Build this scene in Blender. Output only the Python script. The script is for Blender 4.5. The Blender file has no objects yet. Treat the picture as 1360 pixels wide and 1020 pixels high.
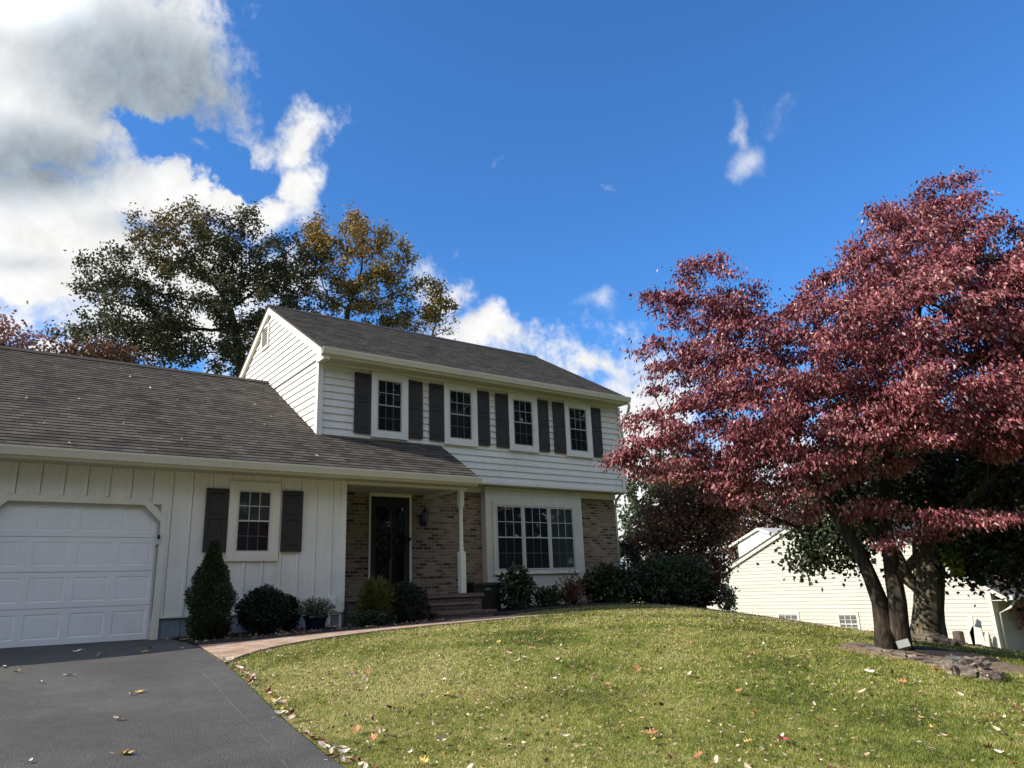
import bpy, math, random
import numpy as np
from mathutils import Vector, Matrix
random.seed(7); rng = np.random.default_rng(11)
S = bpy.context.scene
COL = S.collection
PI = math.pi

# ------------------------------------------------------------------ camera
YAW, PITCH, ROLL, FPX = math.radians(36.83), math.radians(15.56), math.radians(-2.19), 985.0
CAM = np.array([-2.687, -13.415, 0.542])
cy_, sy_ = math.cos(YAW), math.sin(YAW)
_f0 = np.array([sy_, cy_, 0]); _r0 = np.array([cy_, -sy_, 0]); _u0 = np.array([0, 0, 1.0])
FWD = _f0*math.cos(PITCH) + _u0*math.sin(PITCH); _u = -_f0*math.sin(PITCH) + _u0*math.cos(PITCH)
RGT = _r0*math.cos(ROLL) + _u*math.sin(ROLL); UPV = -_r0*math.sin(ROLL) + _u*math.cos(ROLL)

def ray(x, y): return RGT*(x-680)/FPX - UPV*(y-510)/FPX + FWD
def at_dist(x, y, d):                       # world point at horizontal distance d in the direction of a photo pixel
    v = ray(x, y); return CAM + v*(d/math.hypot(v[0], v[1]))
def at_y(x, y, Y):
    v = ray(x, y); return CAM + v*((Y-CAM[1])/v[1])
def azel(x, y):
    v = ray(x, y); v = v/np.linalg.norm(v); return math.degrees(math.atan2(v[0], v[1])), math.degrees(math.asin(v[2]))

cd = bpy.data.cameras.new('camera'); cam = bpy.data.objects.new('camera', cd); COL.objects.link(cam)
cd.sensor_width = 36; cd.lens = FPX/1360*36; cd.clip_end = 3000; cd.clip_start = 0.05
cam.matrix_world = Matrix(((RGT[0], UPV[0], -FWD[0], CAM[0]), (RGT[1], UPV[1], -FWD[1], CAM[1]), (RGT[2], UPV[2], -FWD[2], CAM[2]), (0, 0, 0, 1)))
S.camera = cam
S.view_settings.view_transform = 'Standard'; S.view_settings.look = 'None'
S.view_settings.exposure = 0.95; S.view_settings.gamma = 1

# ------------------------------------------------------------------ sun
SUN = Vector((-1.5, 0.503, 1.0)).normalized()
sl = bpy.data.lights.new('sun', 'SUN'); sl.energy = 4.0; sl.angle = math.radians(0.53); sl.color = (1.0, 0.905, 0.74)
so = bpy.data.objects.new('sun', sl); COL.objects.link(so); so.rotation_euler = SUN.to_track_quat('Z', 'Y').to_euler()
so.location = (-30, 10, 30)

# ------------------------------------------------------------------ node helpers
class NT:
    def __init__(s, tree): s.t = tree; s.n = tree.nodes; s.l = tree.links
    def new(s, typ, **kw):
        n = s.n.new(typ)
        for k, v in kw.items(): setattr(n, k, v)
        return n
    def link(s, a, b): s.l.new(a, b)
    def set(s, sock, v):
        if hasattr(v, 'is_linked') or isinstance(v, bpy.types.NodeSocket): s.l.new(v, sock)
        else: sock.default_value = v
    def math(s, op, a, b=None, c=None, clamp=False):
        n = s.n.new('ShaderNodeMath'); n.operation = op; n.use_clamp = clamp
        s.set(n.inputs[0], a)
        if b is not None: s.set(n.inputs[1], b)
        if c is not None: s.set(n.inputs[2], c)
        return n.outputs[0]
    def smooth(s, v, lo, hi, a=0.0, b=1.0):
        n = s.n.new('ShaderNodeMapRange'); n.interpolation_type = 'SMOOTHSTEP'
        s.set(n.inputs['Value'], v); n.inputs['From Min'].default_value = lo; n.inputs['From Max'].default_value = hi
        n.inputs['To Min'].default_value = a; n.inputs['To Max'].default_value = b
        return n.outputs['Result']
    def ramp(s, fac, stops, interp='LINEAR'):
        n = s.n.new('ShaderNodeValToRGB'); n.color_ramp.interpolation = interp
        el = n.color_ramp.elements
        while len(el) < len(stops): el.new(0.5)
        for e, (p, c) in zip(el, stops): e.position = p; e.color = (*c, 1)
        s.set(n.inputs[0], fac); return n.outputs[0]
    def noise(s, vec, scale, detail=4, rough=0.55, dist=0.0, dim='3D'):
        n = s.n.new('ShaderNodeTexNoise'); n.noise_dimensions = dim
        if vec is not None: s.l.new(vec, n.inputs['Vector'])
        n.inputs['Scale'].default_value = scale; n.inputs['Detail'].default_value = detail
        n.inputs['Roughness'].default_value = rough; n.inputs['Distortion'].default_value = dist
        return n.outputs[0]
    def mix(s, fac, a, b, mode='MIX'):
        n = s.n.new('ShaderNodeMix'); n.data_type = 'RGBA'; n.blend_type = mode
        s.set(n.inputs[0], fac); s.set(n.inputs[6], a); s.set(n.inputs[7], b); return n.outputs[2]

def c4(c): return (*c, 1)

# ------------------------------------------------------------------ sky world with cloud banks fixed in azimuth / elevation
W = bpy.data.worlds.new('World'); S.world = W; W.use_nodes = True
wt = NT(W.node_tree); wt.n.clear()
sky = wt.new('ShaderNodeTexSky', sky_type='NISHITA'); sky.sun_disc = False
sky.sun_elevation = math.asin(SUN.z); sky.sun_rotation = math.atan2(SUN.x, SUN.y)
sky.air_density = 1.0; sky.dust_density = 0.35; sky.ozone_density = 3.2; sky.altitude = 100
tc = wt.new('ShaderNodeTexCoord'); sep = wt.new('ShaderNodeSeparateXYZ'); wt.link(tc.outputs['Generated'], sep.inputs[0])
AZ = wt.math('MULTIPLY', wt.math('ARCTAN2', sep.outputs[0], sep.outputs[1]), 180/PI)
EL = wt.math('MULTIPLY', wt.math('ARCSINE', sep.outputs[2]), 180/PI)
comb = wt.new('ShaderNodeCombineXYZ'); wt.link(AZ, comb.inputs[0]); wt.link(EL, comb.inputs[1]); UV = comb.outputs[0]
nA = wt.noise(UV, 0.11, 9, 0.60, 0.6, '2D'); nB = wt.noise(UV, 0.45, 7, 0.62, 0.3, '2D'); nC = wt.noise(UV, 0.045, 4, 0.5, 0.0, '2D')
warp = wt.new('ShaderNodeVectorMath', operation='MULTIPLY_ADD')
nW = wt.new('ShaderNodeTexNoise'); nW.noise_dimensions = '2D'; wt.link(UV, nW.inputs['Vector']); nW.inputs['Scale'].default_value = 0.16; nW.inputs['Detail'].default_value = 6
wsub = wt.new('ShaderNodeVectorMath', operation='SUBTRACT'); wt.link(nW.outputs['Color'], wsub.inputs[0]); wsub.inputs[1].default_value = (0.5, 0.5, 0.5)
wt.link(wsub.outputs[0], warp.inputs[0]); warp.inputs[1].default_value = (7, 7, 0); wt.link(UV, warp.inputs[2]); UVW = warp.outputs[0]
def blob(px, py, a, b, ang=0, w=1.0, src=None):
    # ellipse given where it stands in the sky; a, b in photo pixels, ang in degrees (clockwise in the picture)
    ca, sa = math.cos(math.radians(ang)), math.sin(math.radians(ang))
    c0 = np.array(azel(px, py)); e1 = np.array(azel(px+20*ca, py+20*sa))-c0; e2 = np.array(azel(px-20*sa, py+20*ca))-c0
    m = wt.new('ShaderNodeMapping', vector_type='TEXTURE'); wt.link(src or UVW, m.inputs[0])
    m.inputs[1].default_value = (c0[0], c0[1], 0); m.inputs[2].default_value = (0, 0, math.atan2(e1[1], e1[0]))
    m.inputs[3].default_value = (np.linalg.norm(e1)*a/20, np.linalg.norm(e2)*b/20, 1)
    ln = wt.new('ShaderNodeVectorMath', operation='LENGTH'); wt.link(m.outputs[0], ln.inputs[0])
    return wt.math('MULTIPLY', wt.math('SUBTRACT', 1.0, ln.outputs['Value']), w)
def union(bl):
    o = bl[0]
    for x in bl[1:]: o = wt.math('SMOOTH_MAX', o, x, 0.12)
    return o
nD = wt.noise(UV, 1.5, 6, 0.65, 0.2, '2D')
CL = dict(
 big=[(20,80,300,240,0,1.2),(185,70,165,140,25,1.0),(285,135,80,50,35,.6),(215,255,140,50,14,.9),(330,275,120,50,8,.9),(405,245,48,70,-12,.9),(392,178,56,36,-25,.7),(345,190,34,24,-30,.4),(90,340,240,70,0,1.0),
      (250,360,240,60,8,1.0),(100,330,260,80,0,1.1),(60,270,200,70,0,1.0),(230,430,280,60,8,.8),(640,446,105,36,12,.75),(570,395,55,45,10,.6),(780,500,120,32,12,.6),(860,560,90,120,0,.8),(5,412,34,22,0,.7),(60,475,90,36,0,.8),(900,690,190,110,0,1.15),(1100,640,300,90,0,.6),
      (-300,100,300,260,0,1.0),(-500,350,400,120,0,.8)],
 hole=[(245,200,85,26,24,1.0),(315,232,56,26,26,1.0),(345,245,20,22,0,.6),(190,180,26,18,20,.6)],
 wisp=[(985,178,22,60,-16,.9),(1004,212,52,36,-12,1.15),(1035,158,56,20,-20,.45),(800,410,42,26,-20,.8),(818,241,12,11,0,.6),(662,208,11,14,-30,.5),(258,198,32,16,30,.9)])
Fbig = union([blob(*b) for b in CL['big']]); Fhole = union([blob(*b) for b in CL['hole']]); Fw = union([blob(*b) for b in CL['wisp']])
nfine = wt.math('SUBTRACT', nD, 0.5)
nz = wt.math('ADD', wt.math('MULTIPLY', wt.math('SUBTRACT', nA, 0.5), 0.60), wt.math('ADD', wt.math('MULTIPLY', wt.math('SUBTRACT', nB, 0.5), 0.50), wt.math('MULTIPLY', nfine, 0.34)))
Fb = wt.math('ADD', wt.math('SUBTRACT', Fbig, wt.math('MULTIPLY', wt.smooth(wt.math('ADD', Fhole, wt.math('MULTIPLY', nz, -0.9)), -0.5, 0.95), 1.45)), nz)
dens_b = wt.smooth(Fb, -0.08, 0.52)
dens_w = wt.math('MULTIPLY', wt.smooth(wt.math('ADD', Fw, wt.math('MULTIPLY', nz, 0.85)), 0.12, 1.20), 0.62)
# the cloud bank is thick (grey from beneath) in its middle and thin (bright) at its rim
dark = union([blob(210,110,260,150,12,1.0,UV), blob(60,215,220,90,0,.9,UV), blob(320,160,90,45,35,.5,UV), blob(170,300,150,40,10,.42,UV), blob(30,350,120,28,0,.36,UV)])
thick = wt.smooth(wt.math('ADD', dark, wt.math('ADD', wt.math('MULTIPLY', wt.math('SUBTRACT', nC, 0.5), 0.30), wt.math('MULTIPLY', wt.math('SUBTRACT', nA, 0.5), 0.22))), 0.02, 0.75)
glare = wt.smooth(blob(20,-20,150,80,8,1.0,UV), 0.0, 1.1)
lum = wt.math('ADD', 0.50, wt.math('ADD', wt.math('MULTIPLY', wt.math('SUBTRACT', nA, 0.5), 0.20), wt.math('MULTIPLY', wt.math('SUBTRACT', nB, 0.5), 0.16)))
lum = wt.math('SUBTRACT', lum, wt.math('MULTIPLY', thick, 0.275))
lum = wt.math('ADD', lum, wt.math('MULTIPLY', glare, 0.48))
ctint = wt.mix(thick, (1.0, 1.0, 0.99, 1), (0.82, 0.96, 1.10, 1))
rear = wt.smooth(wt.math('ABSOLUTE', wt.math('SUBTRACT', wt.math('ABSOLUTE', wt.math('SUBTRACT', AZ, 36.8)), 180.0)), 118.0, 60.0)  # unseen clouds added behind the camera to whiten the ambient light
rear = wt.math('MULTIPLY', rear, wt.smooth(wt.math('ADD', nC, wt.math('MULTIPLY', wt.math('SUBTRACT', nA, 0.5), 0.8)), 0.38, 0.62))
high = wt.math('MULTIPLY', wt.smooth(EL, 50.0, 66.0), wt.smooth(nC, 0.38, 0.55))  # more unseen cloud added overhead for the same neutral fill
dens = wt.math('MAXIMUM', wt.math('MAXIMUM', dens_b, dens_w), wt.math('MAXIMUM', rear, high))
lum = wt.math('ADD', lum, wt.math('MULTIPLY', wt.math('MAXIMUM', rear, high), 0.22))  # added clouds made brighter to lift the shaded walls
cmul = wt.new('ShaderNodeVectorMath', operation='SCALE'); wt.link(ctint, cmul.inputs[0]); wt.link(lum, cmul.inputs[3])
SKYSTR = 0.10
smul = wt.new('ShaderNodeVectorMath', operation='SCALE'); wt.link(sky.outputs[0], smul.inputs[0]); smul.inputs[3].default_value = SKYSTR
stint = wt.new('ShaderNodeVectorMath', operation='MULTIPLY'); wt.link(smul.outputs[0], stint.inputs[0]); stint.inputs[1].default_value = (0.40, 0.80, 1.18)
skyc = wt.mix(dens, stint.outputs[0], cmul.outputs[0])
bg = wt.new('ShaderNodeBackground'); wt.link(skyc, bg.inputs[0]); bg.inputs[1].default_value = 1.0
wo = wt.new('ShaderNodeOutputWorld'); wt.link(bg.outputs[0], wo.inputs[0])
try: W.cycles.sampling_method = 'MANUAL'; W.cycles.sample_map_resolution = 1024
except Exception: pass

# ------------------------------------------------------------------ materials
def mat(name):
    m = bpy.data.materials.new(name); m.use_nodes = True; t = NT(m.node_tree)
    p = m.node_tree.nodes['Principled BSDF']; return m, t, p
def bump(t, p, h, strength, dist=0.01):
    b = t.new('ShaderNodeBump'); b.inputs['Strength'].default_value = strength; b.inputs['Distance'].default_value = dist
    t.link(h, b.inputs['Height']); t.link(b.outputs[0], p.inputs['Normal'])
def objco(t, scale=None):
    tcn = t.new('ShaderNodeTexCoord'); o = tcn.outputs['Object']
    if scale:
        m = t.new('ShaderNodeMapping'); t.link(o, m.inputs[0]); m.inputs[3].default_value = scale; o = m.outputs[0]
    return o
def paint(name, c, rough=0.55, var=0.10, dirt=0.12, bumpy=0.15, spec=0.4):
    m, t, p = mat(name); o = objco(t)
    a = t.noise(o, 1.3, 5, 0.6); b = t.noise(objco(t, (9, 9, 0.8)), 1.0, 5, 0.6)
    lo = tuple(x*(1-var-dirt) for x in c); hi = tuple(min(1, x*(1+var*0.4)) for x in c)
    f = t.math('ADD', t.math('MULTIPLY', a, 0.6), t.math('MULTIPLY', b, 0.4))
    t.link(t.ramp(f, [(0.30, lo), (0.52, c), (0.75, hi)]), p.inputs['Base Color'])
    p.inputs['Roughness'].default_value = rough; p.inputs['Specular IOR Level'].default_value = spec
    bump(t, p, t.noise(objco(t, (1, 1, 1)), 60, 3, 0.6), bumpy, 0.004)
    return m
M = {}
M['siding'] = paint('vinyl_siding', (0.70, 0.69, 0.66), 0.5, 0.06, 0.08)
M['board'] = paint('garage_board', (0.73, 0.71, 0.66), 0.6, 0.07, 0.11)
M['bay'] = paint('bay_shaded_trim', (0.56, 0.535, 0.46), 0.55, 0.05, 0.08)  # trim cream darkened: the ground floor's shade is put into the colour
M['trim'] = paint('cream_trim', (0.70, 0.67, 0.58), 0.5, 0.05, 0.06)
M['gutter'] = paint('gutter_metal', (0.62, 0.59, 0.50), 0.4, 0.05, 0.08, 0.05)
M['sash_grey'] = paint('weathered_sash', (0.34, 0.335, 0.32), 0.4, 0.05, 0.05, 0.05)
M['sash'] = paint('window_sash', (0.50, 0.50, 0.485), 0.4, 0.03, 0.04, 0.05)
M['door_white'] = paint('garage_door_white', (0.76, 0.78, 0.80), 0.45, 0.03, 0.05, 0.06)
M['shutter'] = paint('shutter_brown', (0.027, 0.023, 0.022), 0.55, 0.10, 0.10, 0.1)
M['black'] = paint('black_metal', (0.012, 0.012, 0.014), 0.4, 0.1, 0.1)
M['navy'] = paint('storm_door_frame', (0.012, 0.013, 0.018), 0.35, 0.1, 0.1)
M['copper'] = paint('aged_copper', (0.20, 0.07, 0.03), 0.45, 0.2, 0.2)
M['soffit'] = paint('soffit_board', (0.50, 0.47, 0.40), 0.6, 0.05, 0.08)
M['bluepot'] = paint('glazed_blue_pot', (0.006, 0.007, 0.035), 0.2, 0.2, 0.2, 0.05, 0.6)
M['grey_box'] = paint('grey_plastic', (0.20, 0.21, 0.215), 0.5, 0.06, 0.1)
M['dark_grey'] = paint('dark_grey_plastic', (0.10, 0.105, 0.11), 0.55, 0.1, 0.15)
M['white_board'] = paint('weathered_white_board', (0.50, 0.495, 0.47), 0.6, 0.08, 0.2)
M['shaded_front'] = paint('neighbour_front_shaded', (0.30, 0.31, 0.33), 0.6, 0.06, 0.1)  # cream house front greyed and darkened, its shade put into the colour
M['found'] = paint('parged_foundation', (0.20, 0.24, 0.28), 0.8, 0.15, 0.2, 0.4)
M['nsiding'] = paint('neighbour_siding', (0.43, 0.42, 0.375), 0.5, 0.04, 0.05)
M['vent'] = paint('vent_slat', (0.52, 0.50, 0.44), 0.6, 0.05, 0.08)
M['stump'] = paint('cut_stump', (0.10, 0.075, 0.055), 0.8, 0.3, 0.2, 0.5)

def glass(name, c=(0.010, 0.012, 0.016), rough=0.02, spec=0.5):
    m, t, p = mat(name); p.inputs['Base Color'].default_value = c4(c)
    p.inputs['Roughness'].default_value = rough; p.inputs['Specular IOR Level'].default_value = spec
    n = t.noise(objco(t), 1.7, 2, 0.5); bump(t, p, n, 0.06, 0.02)
    return m
M['glass'] = glass('window_glass', (0.010, 0.013, 0.019), 0.015, 0.85)
M['screen'] = glass('screened_glass', (0.007, 0.009, 0.014), 0.12, 0.35)
M['door_glass'] = glass('storm_door_glass', (0.006, 0.007, 0.009), 0.015, 0.9)
M['curtain_glass'] = glass('curtained_glass', (0.030, 0.040, 0.040), 0.04, 0.45)
M['lamp_glass'] = glass('lantern_glass', (0.10, 0.11, 0.11), 0.1, 0.6)

def brick_mat(name, tones, mortar, bw, bh, uvsrc='UV', rough=0.85, bumps=0.6, msize=0.012):
    m, t, p = mat(name); tcn = t.new('ShaderNodeTexCoord'); src = tcn.outputs[uvsrc]
    wob = t.new('ShaderNodeVectorMath', operation='MULTIPLY_ADD')
    nw = t.new('ShaderNodeTexNoise'); t.link(src, nw.inputs['Vector']); nw.inputs['Scale'].default_value = 14; nw.inputs['Detail'].default_value = 2
    t.link(nw.outputs['Color'], wob.inputs[0]); wob.inputs[1].default_value = (0.010, 0.010, 0); t.link(src, wob.inputs[2])
    b = t.new('ShaderNodeTexBrick'); t.link(wob.outputs[0], b.inputs['Vector'])
    b.inputs['Color1'].default_value = (0, 0, 0, 1); b.inputs['Color2'].default_value = (1, 1, 1, 1); b.inputs['Mortar'].default_value = (0.5, 0.5, 0.5, 1)
    b.inputs['Scale'].default_value = 1; b.inputs['Brick Width'].default_value = bw; b.inputs['Row Height'].default_value = bh
    b.inputs['Mortar Size'].default_value = msize; b.inputs['Mortar Smooth'].default_value = 0.2
    fac = b.outputs['Fac']
    big = t.noise(src, 1.6, 3, 0.6); fine = t.noise(src, 45, 4, 0.6)
    v = t.math('ADD', b.outputs['Color'], t.math('MULTIPLY', t.math('SUBTRACT', big, 0.5), 0.5))
    col = t.ramp(v, tones)
    col = t.mix(t.math('MULTIPLY', fine, 0.45), col, (0.05, 0.04, 0.035, 1))
    col = t.mix(fac, col, c4(mortar))
    t.link(col, p.inputs['Base Color']); p.inputs['Roughness'].default_value = rough; p.inputs['Specular IOR Level'].default_value = 0.25
    h = t.math('ADD', t.math('MULTIPLY', fac, -1.0), t.math('MULTIPLY', fine, 0.4)); bump(t, p, h, bumps, 0.01)
    return m
M['brick'] = brick_mat('tan_brick', [(0.0, (0.038, 0.024, 0.017)), (0.13, (0.065, 0.042, 0.030)), (0.24, (0.155, 0.106, 0.070)), (0.60, (0.245, 0.175, 0.116)), (1.0, (0.34, 0.255, 0.175))], (0.25, 0.20, 0.15), 0.21, 0.072)
M['paver'] = brick_mat('red_paver', [(0.0, (0.34, 0.21, 0.15)), (0.5, (0.48, 0.33, 0.25)), (1.0, (0.60, 0.46, 0.36))], (0.26, 0.21, 0.165), 0.20, 0.10, msize=0.008)
M['step'] = brick_mat('step_brick', [(0.0, (0.09, 0.058, 0.050)), (0.5, (0.135, 0.090, 0.078)), (1.0, (0.18, 0.125, 0.108))], (0.16, 0.135, 0.12), 0.21, 0.07)

def shingle_mat(name, cs):
    m, t, p = mat(name); tcn = t.new('ShaderNodeTexCoord'); uv = tcn.outputs['UV']
    b = t.new('ShaderNodeTexBrick'); t.link(uv, b.inputs['Vector'])
    b.inputs['Color1'].default_value = (0, 0, 0, 1); b.inputs['Color2'].default_value = (1, 1, 1, 1); b.inputs['Mortar'].default_value = (0.2, 0.2, 0.2, 1)
    b.inputs['Scale'].default_value = 1; b.inputs['Brick Width'].default_value = 0.17; b.inputs['Row Height'].default_value = 0.145; b.inputs['Mortar Size'].default_value = 0.006
    b.offset = 0.37; b.inputs['Mortar Smooth'].default_value = 0.3
    b2 = t.new('ShaderNodeTexBrick'); t.link(uv, b2.inputs['Vector'])
    b2.inputs['Color1'].default_value = (0, 0, 0, 1); b2.inputs['Color2'].default_value = (1, 1, 1, 1); b2.inputs['Mortar'].default_value = (0.5, 0.5, 0.5, 1)
    b2.inputs['Scale'].default_value = 1; b2.inputs['Brick Width'].default_value = 0.43; b2.inputs['Row Height'].default_value = 0.145; b2.inputs['Mortar Size'].default_value = 0.0; b2.offset = 0.61
    g = t.noise(uv, 160, 3, 0.7); bigm = t.new('ShaderNodeMapping'); t.link(uv, bigm.inputs[0]); bigm.inputs[3].default_value = (0.8, 0.25, 1)
    big = t.noise(bigm.outputs[0], 1.4, 5, 0.65)
    v = t.math('ADD', t.math('MULTIPLY', b.outputs['Color'], 0.5), t.math('MULTIPLY', b2.outputs['Color'], 0.3))
    v = t.math('ADD', v, t.math('MULTIPLY', t.math('SUBTRACT', big, 0.5), 0.25))
    v = t.math('ADD', v, t.math('MULTIPLY', t.math('SUBTRACT', g, 0.5), 0.7))
    t.link(t.ramp(v, [(0.0, cs[0]), (0.42, cs[1]), (0.9, cs[2])]), p.inputs['Base Color'])
    p.inputs['Roughness'].default_value = 0.9; p.inputs['Specular IOR Level'].default_value = 0.2
    h = t.math('ADD', t.math('MULTIPLY', b.outputs['Color'], 0.6), t.math('MULTIPLY', g, 0.5)); bump(t, p, h, 0.5, 0.006)
    return m
M['shingle'] = shingle_mat('brown_shingle', [(0.032, 0.028, 0.025), (0.072, 0.064, 0.057), (0.125, 0.112, 0.098)])
M['shingle_grey'] = shingle_mat('grey_shingle', [(0.06, 0.06, 0.06), (0.10, 0.10, 0.10), (0.15, 0.15, 0.15)])

def ground_mats():
    m, t, p = mat('lawn_soil_and_thatch'); o = objco(t)
    a = t.noise(o, 0.55, 5, 0.6, 0.3); b = t.noise(o, 6, 5, 0.7); c = t.noise(o, 40, 3, 0.7)
    f = t.math('ADD', t.math('MULTIPLY', a, 0.55), t.math('ADD', t.math('MULTIPLY', b, 0.25), t.math('MULTIPLY', c, 0.2)))
    t.link(t.ramp(f, [(0.30, (0.085, 0.120, 0.028)), (0.48, (0.16, 0.18, 0.048)), (0.62, (0.25, 0.225, 0.085)), (0.78, (0.34, 0.28, 0.14))]), p.inputs['Base Color'])
    p.inputs['Roughness'].default_value = 0.95; p.inputs['Specular IOR Level'].default_value = 0.1; bump(t, p, c, 0.8, 0.03); M['lawn'] = m
    m, t, p = mat('asphalt'); o = objco(t)
    g = t.noise(o, 130, 3, 0.75); big = t.noise(o, 0.7, 5, 0.6, 0.5); mid = t.noise(o, 7, 4, 0.6)
    v = t.new('ShaderNodeTexVoronoi'); t.link(o, v.inputs['Vector']); v.inputs['Scale'].default_value = 75; 
    f = t.math('ADD', t.math('MULTIPLY', g, 0.45), t.math('ADD', t.math('MULTIPLY', big, 0.4), t.math('MULTIPLY', mid, 0.15)))
    col = t.ramp(f, [(0.30, (0.030, 0.031, 0.031)), (0.5, (0.066, 0.066, 0.066)), (0.70, (0.130, 0.128, 0.122))])
    spk = t.smooth(t.noise(o, 210, 1, 0.5), 0.66, 0.74); col = t.mix(t.math('MULTIPLY', spk, 0.75), col, (0.26, 0.25, 0.23, 1))
    t.link(col, p.inputs['Base Color']); p.inputs['Roughness'].default_value = 0.85; p.inputs['Specular IOR Level'].default_value = 0.3
    bump(t, p, t.math('ADD', g, v.outputs['Distance']), 0.7, 0.006); M['asphalt'] = m
    m, t, p = mat('dark_mulch'); o = objco(t); g = t.noise(objco(t, (1, 2.5, 1)), 28, 4, 0.75)
    t.link(t.ramp(g, [(0.32, (0.008, 0.006, 0.005)), (0.55, (0.030, 0.021, 0.016)), (0.8, (0.085, 0.06, 0.045))]), p.inputs['Base Color'])
    p.inputs['Roughness'].default_value = 0.95; bump(t, p, g, 1.0, 0.04); M['mulch'] = m
    m, t, p = mat('bare_dirt'); o = objco(t); g = t.noise(o, 12, 6, 0.7); k = t.noise(o, 70, 2, 0.6)
    f = t.math('ADD', t.math('MULTIPLY', g, 0.65), t.math('MULTIPLY', k, 0.35))
    t.link(t.ramp(f, [(0.32, (0.06, 0.045, 0.03)), (0.50, (0.20, 0.150, 0.095)), (0.72, (0.40, 0.31, 0.21))]), p.inputs['Base Color'])
    p.inputs['Roughness'].default_value = 0.95; bump(t, p, f, 1.0, 0.03); M['dirt'] = m
    m, t, p = mat('field_stone'); o = objco(t); g = t.noise(objco(t, (1, 1, 3)), 9, 6, 0.65)
    t.link(t.ramp(g, [(0.3, (0.06, 0.05, 0.045)), (0.52, (0.19, 0.155, 0.13)), (0.75, (0.36, 0.31, 0.26))]), p.inputs['Base Color'])
    p.inputs['Roughness'].default_value = 0.9; bump(t, p, g, 0.8, 0.03); M['stone'] = m
ground_mats()
def bark_mat(name, cs, sc=1.0):
    m, t, p = mat(name); o = objco(t, (sc, sc, 0.22*sc)); g = t.noise(o, 16, 6, 0.7, 0.6)
    v = t.new('ShaderNodeTexVoronoi'); t.link(o, v.inputs['Vector']); v.inputs['Scale'].default_value = 14; v.feature = 'DISTANCE_TO_EDGE'
    f = t.math('ADD', t.math('MULTIPLY', g, 0.7), t.math('MULTIPLY', v.outputs['Distance'], 0.7))
    t.link(t.ramp(f, [(0.30, cs[0]), (0.55, cs[1]), (0.8, cs[2])]), p.inputs['Base Color'])
    p.inputs['Roughness'].default_value = 0.9; p.inputs['Specular IOR Level'].default_value = 0.2; bump(t, p, f, 1.0, 0.03); return m
M['bark_red'] = bark_mat('dogwood_bark', [(0.016, 0.012, 0.009), (0.060, 0.046, 0.034), (0.16, 0.128, 0.098)])
M['bark_maple'] = bark_mat('maple_bark', [(0.035, 0.03, 0.022), (0.15, 0.125, 0.09), (0.30, 0.25, 0.175)], 0.7)
M['bark_dark'] = bark_mat('dark_bark', [(0.020, 0.017, 0.014), (0.055, 0.046, 0.038), (0.11, 0.095, 0.08)], 0.6)
def leaf_mat(name, stops, transl=0.25, rough=0.5, spec=0.35):
    m, t, p = mat(name); a = t.new('ShaderNodeAttribute', attribute_name='tone')
    col = t.ramp(a.outputs['Fac'], stops)
    t.link(col, p.inputs['Base Color']); p.inputs['Roughness'].default_value = rough; p.inputs['Specular IOR Level'].default_value = spec
    if transl > 0:
        tr = t.new('ShaderNodeBsdfTranslucent'); t.link(col, tr.inputs[0]); mx = t.new('ShaderNodeMixShader'); mx.inputs[0].default_value = transl
        t.link(p.outputs[0], mx.inputs[1]); t.link(tr.outputs[0], mx.inputs[2])
        t.link(mx.outputs[0], m.node_tree.nodes['Material Output'].inputs[0])
    return m
M['leaf_red'] = leaf_mat('dogwood_leaf', [(0.0, (0.055, 0.012, 0.019)), (0.33, (0.150, 0.027, 0.042)), (0.58, (0.28, 0.080, 0.094)), (0.78, (0.44, 0.205, 0.205)), (1.0, (0.58, 0.40, 0.35))], 0.18, 0.48, 0.4)
M['leaf_maple'] = leaf_mat('maple_leaf', [(0.0, (0.010, 0.016, 0.008)), (0.7, (0.028, 0.042, 0.016)), (1.0, (0.07, 0.085, 0.02))], 0.15)
M['leaf_oak'] = leaf_mat('oak_leaf', [(0.0, (0.026, 0.032, 0.016)), (0.42, (0.060, 0.068, 0.030)), (0.62, (0.115, 0.105, 0.045)), (0.80, (0.21, 0.135, 0.05)), (1.0, (0.32, 0.17, 0.045))], 0.3)
M['leaf_gold'] = leaf_mat('golden_leaf', [(0.0, (0.035, 0.042, 0.018)), (0.4, (0.085, 0.085, 0.032)), (0.65, (0.24, 0.165, 0.045)), (1.0, (0.48, 0.28, 0.06))], 0.3)
M['leaf_pink'] = leaf_mat('pale_red_leaf', [(0.0, (0.17, 0.06, 0.06)), (0.6, (0.36, 0.16, 0.15)), (1.0, (0.46, 0.30, 0.24))], 0.25)
M['leaf_rust'] = leaf_mat('rusty_leaf', [(0.0, (0.05, 0.022, 0.016)), (0.4, (0.12, 0.05, 0.03)), (0.75, (0.15, 0.10, 0.05)), (1.0, (0.24, 0.13, 0.08))], 0.25)
M['leaf_greygreen'] = leaf_mat('grey_green_leaf', [(0.0, (0.03, 0.04, 0.025)), (0.6, (0.08, 0.10, 0.055)), (1.0, (0.17, 0.17, 0.09))], 0.25)
M['leaf_shrub'] = leaf_mat('shrub_leaf', [(0.0, (0.012, 0.020, 0.010)), (0.6, (0.032, 0.052, 0.022)), (1.0, (0.075, 0.10, 0.04))], 0.12)
M['leaf_dark'] = leaf_mat('evergreen_leaf', [(0.0, (0.006, 0.012, 0.006)), (0.7, (0.018, 0.032, 0.014)), (1.0, (0.04, 0.06, 0.02))], 0.08)
M['leaf_spruce'] = leaf_mat('spruce_needle', [(0.0, (0.020, 0.030, 0.014)), (0.6, (0.05, 0.068, 0.028)), (1.0, (0.11, 0.12, 0.05))], 0.08)
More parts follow.
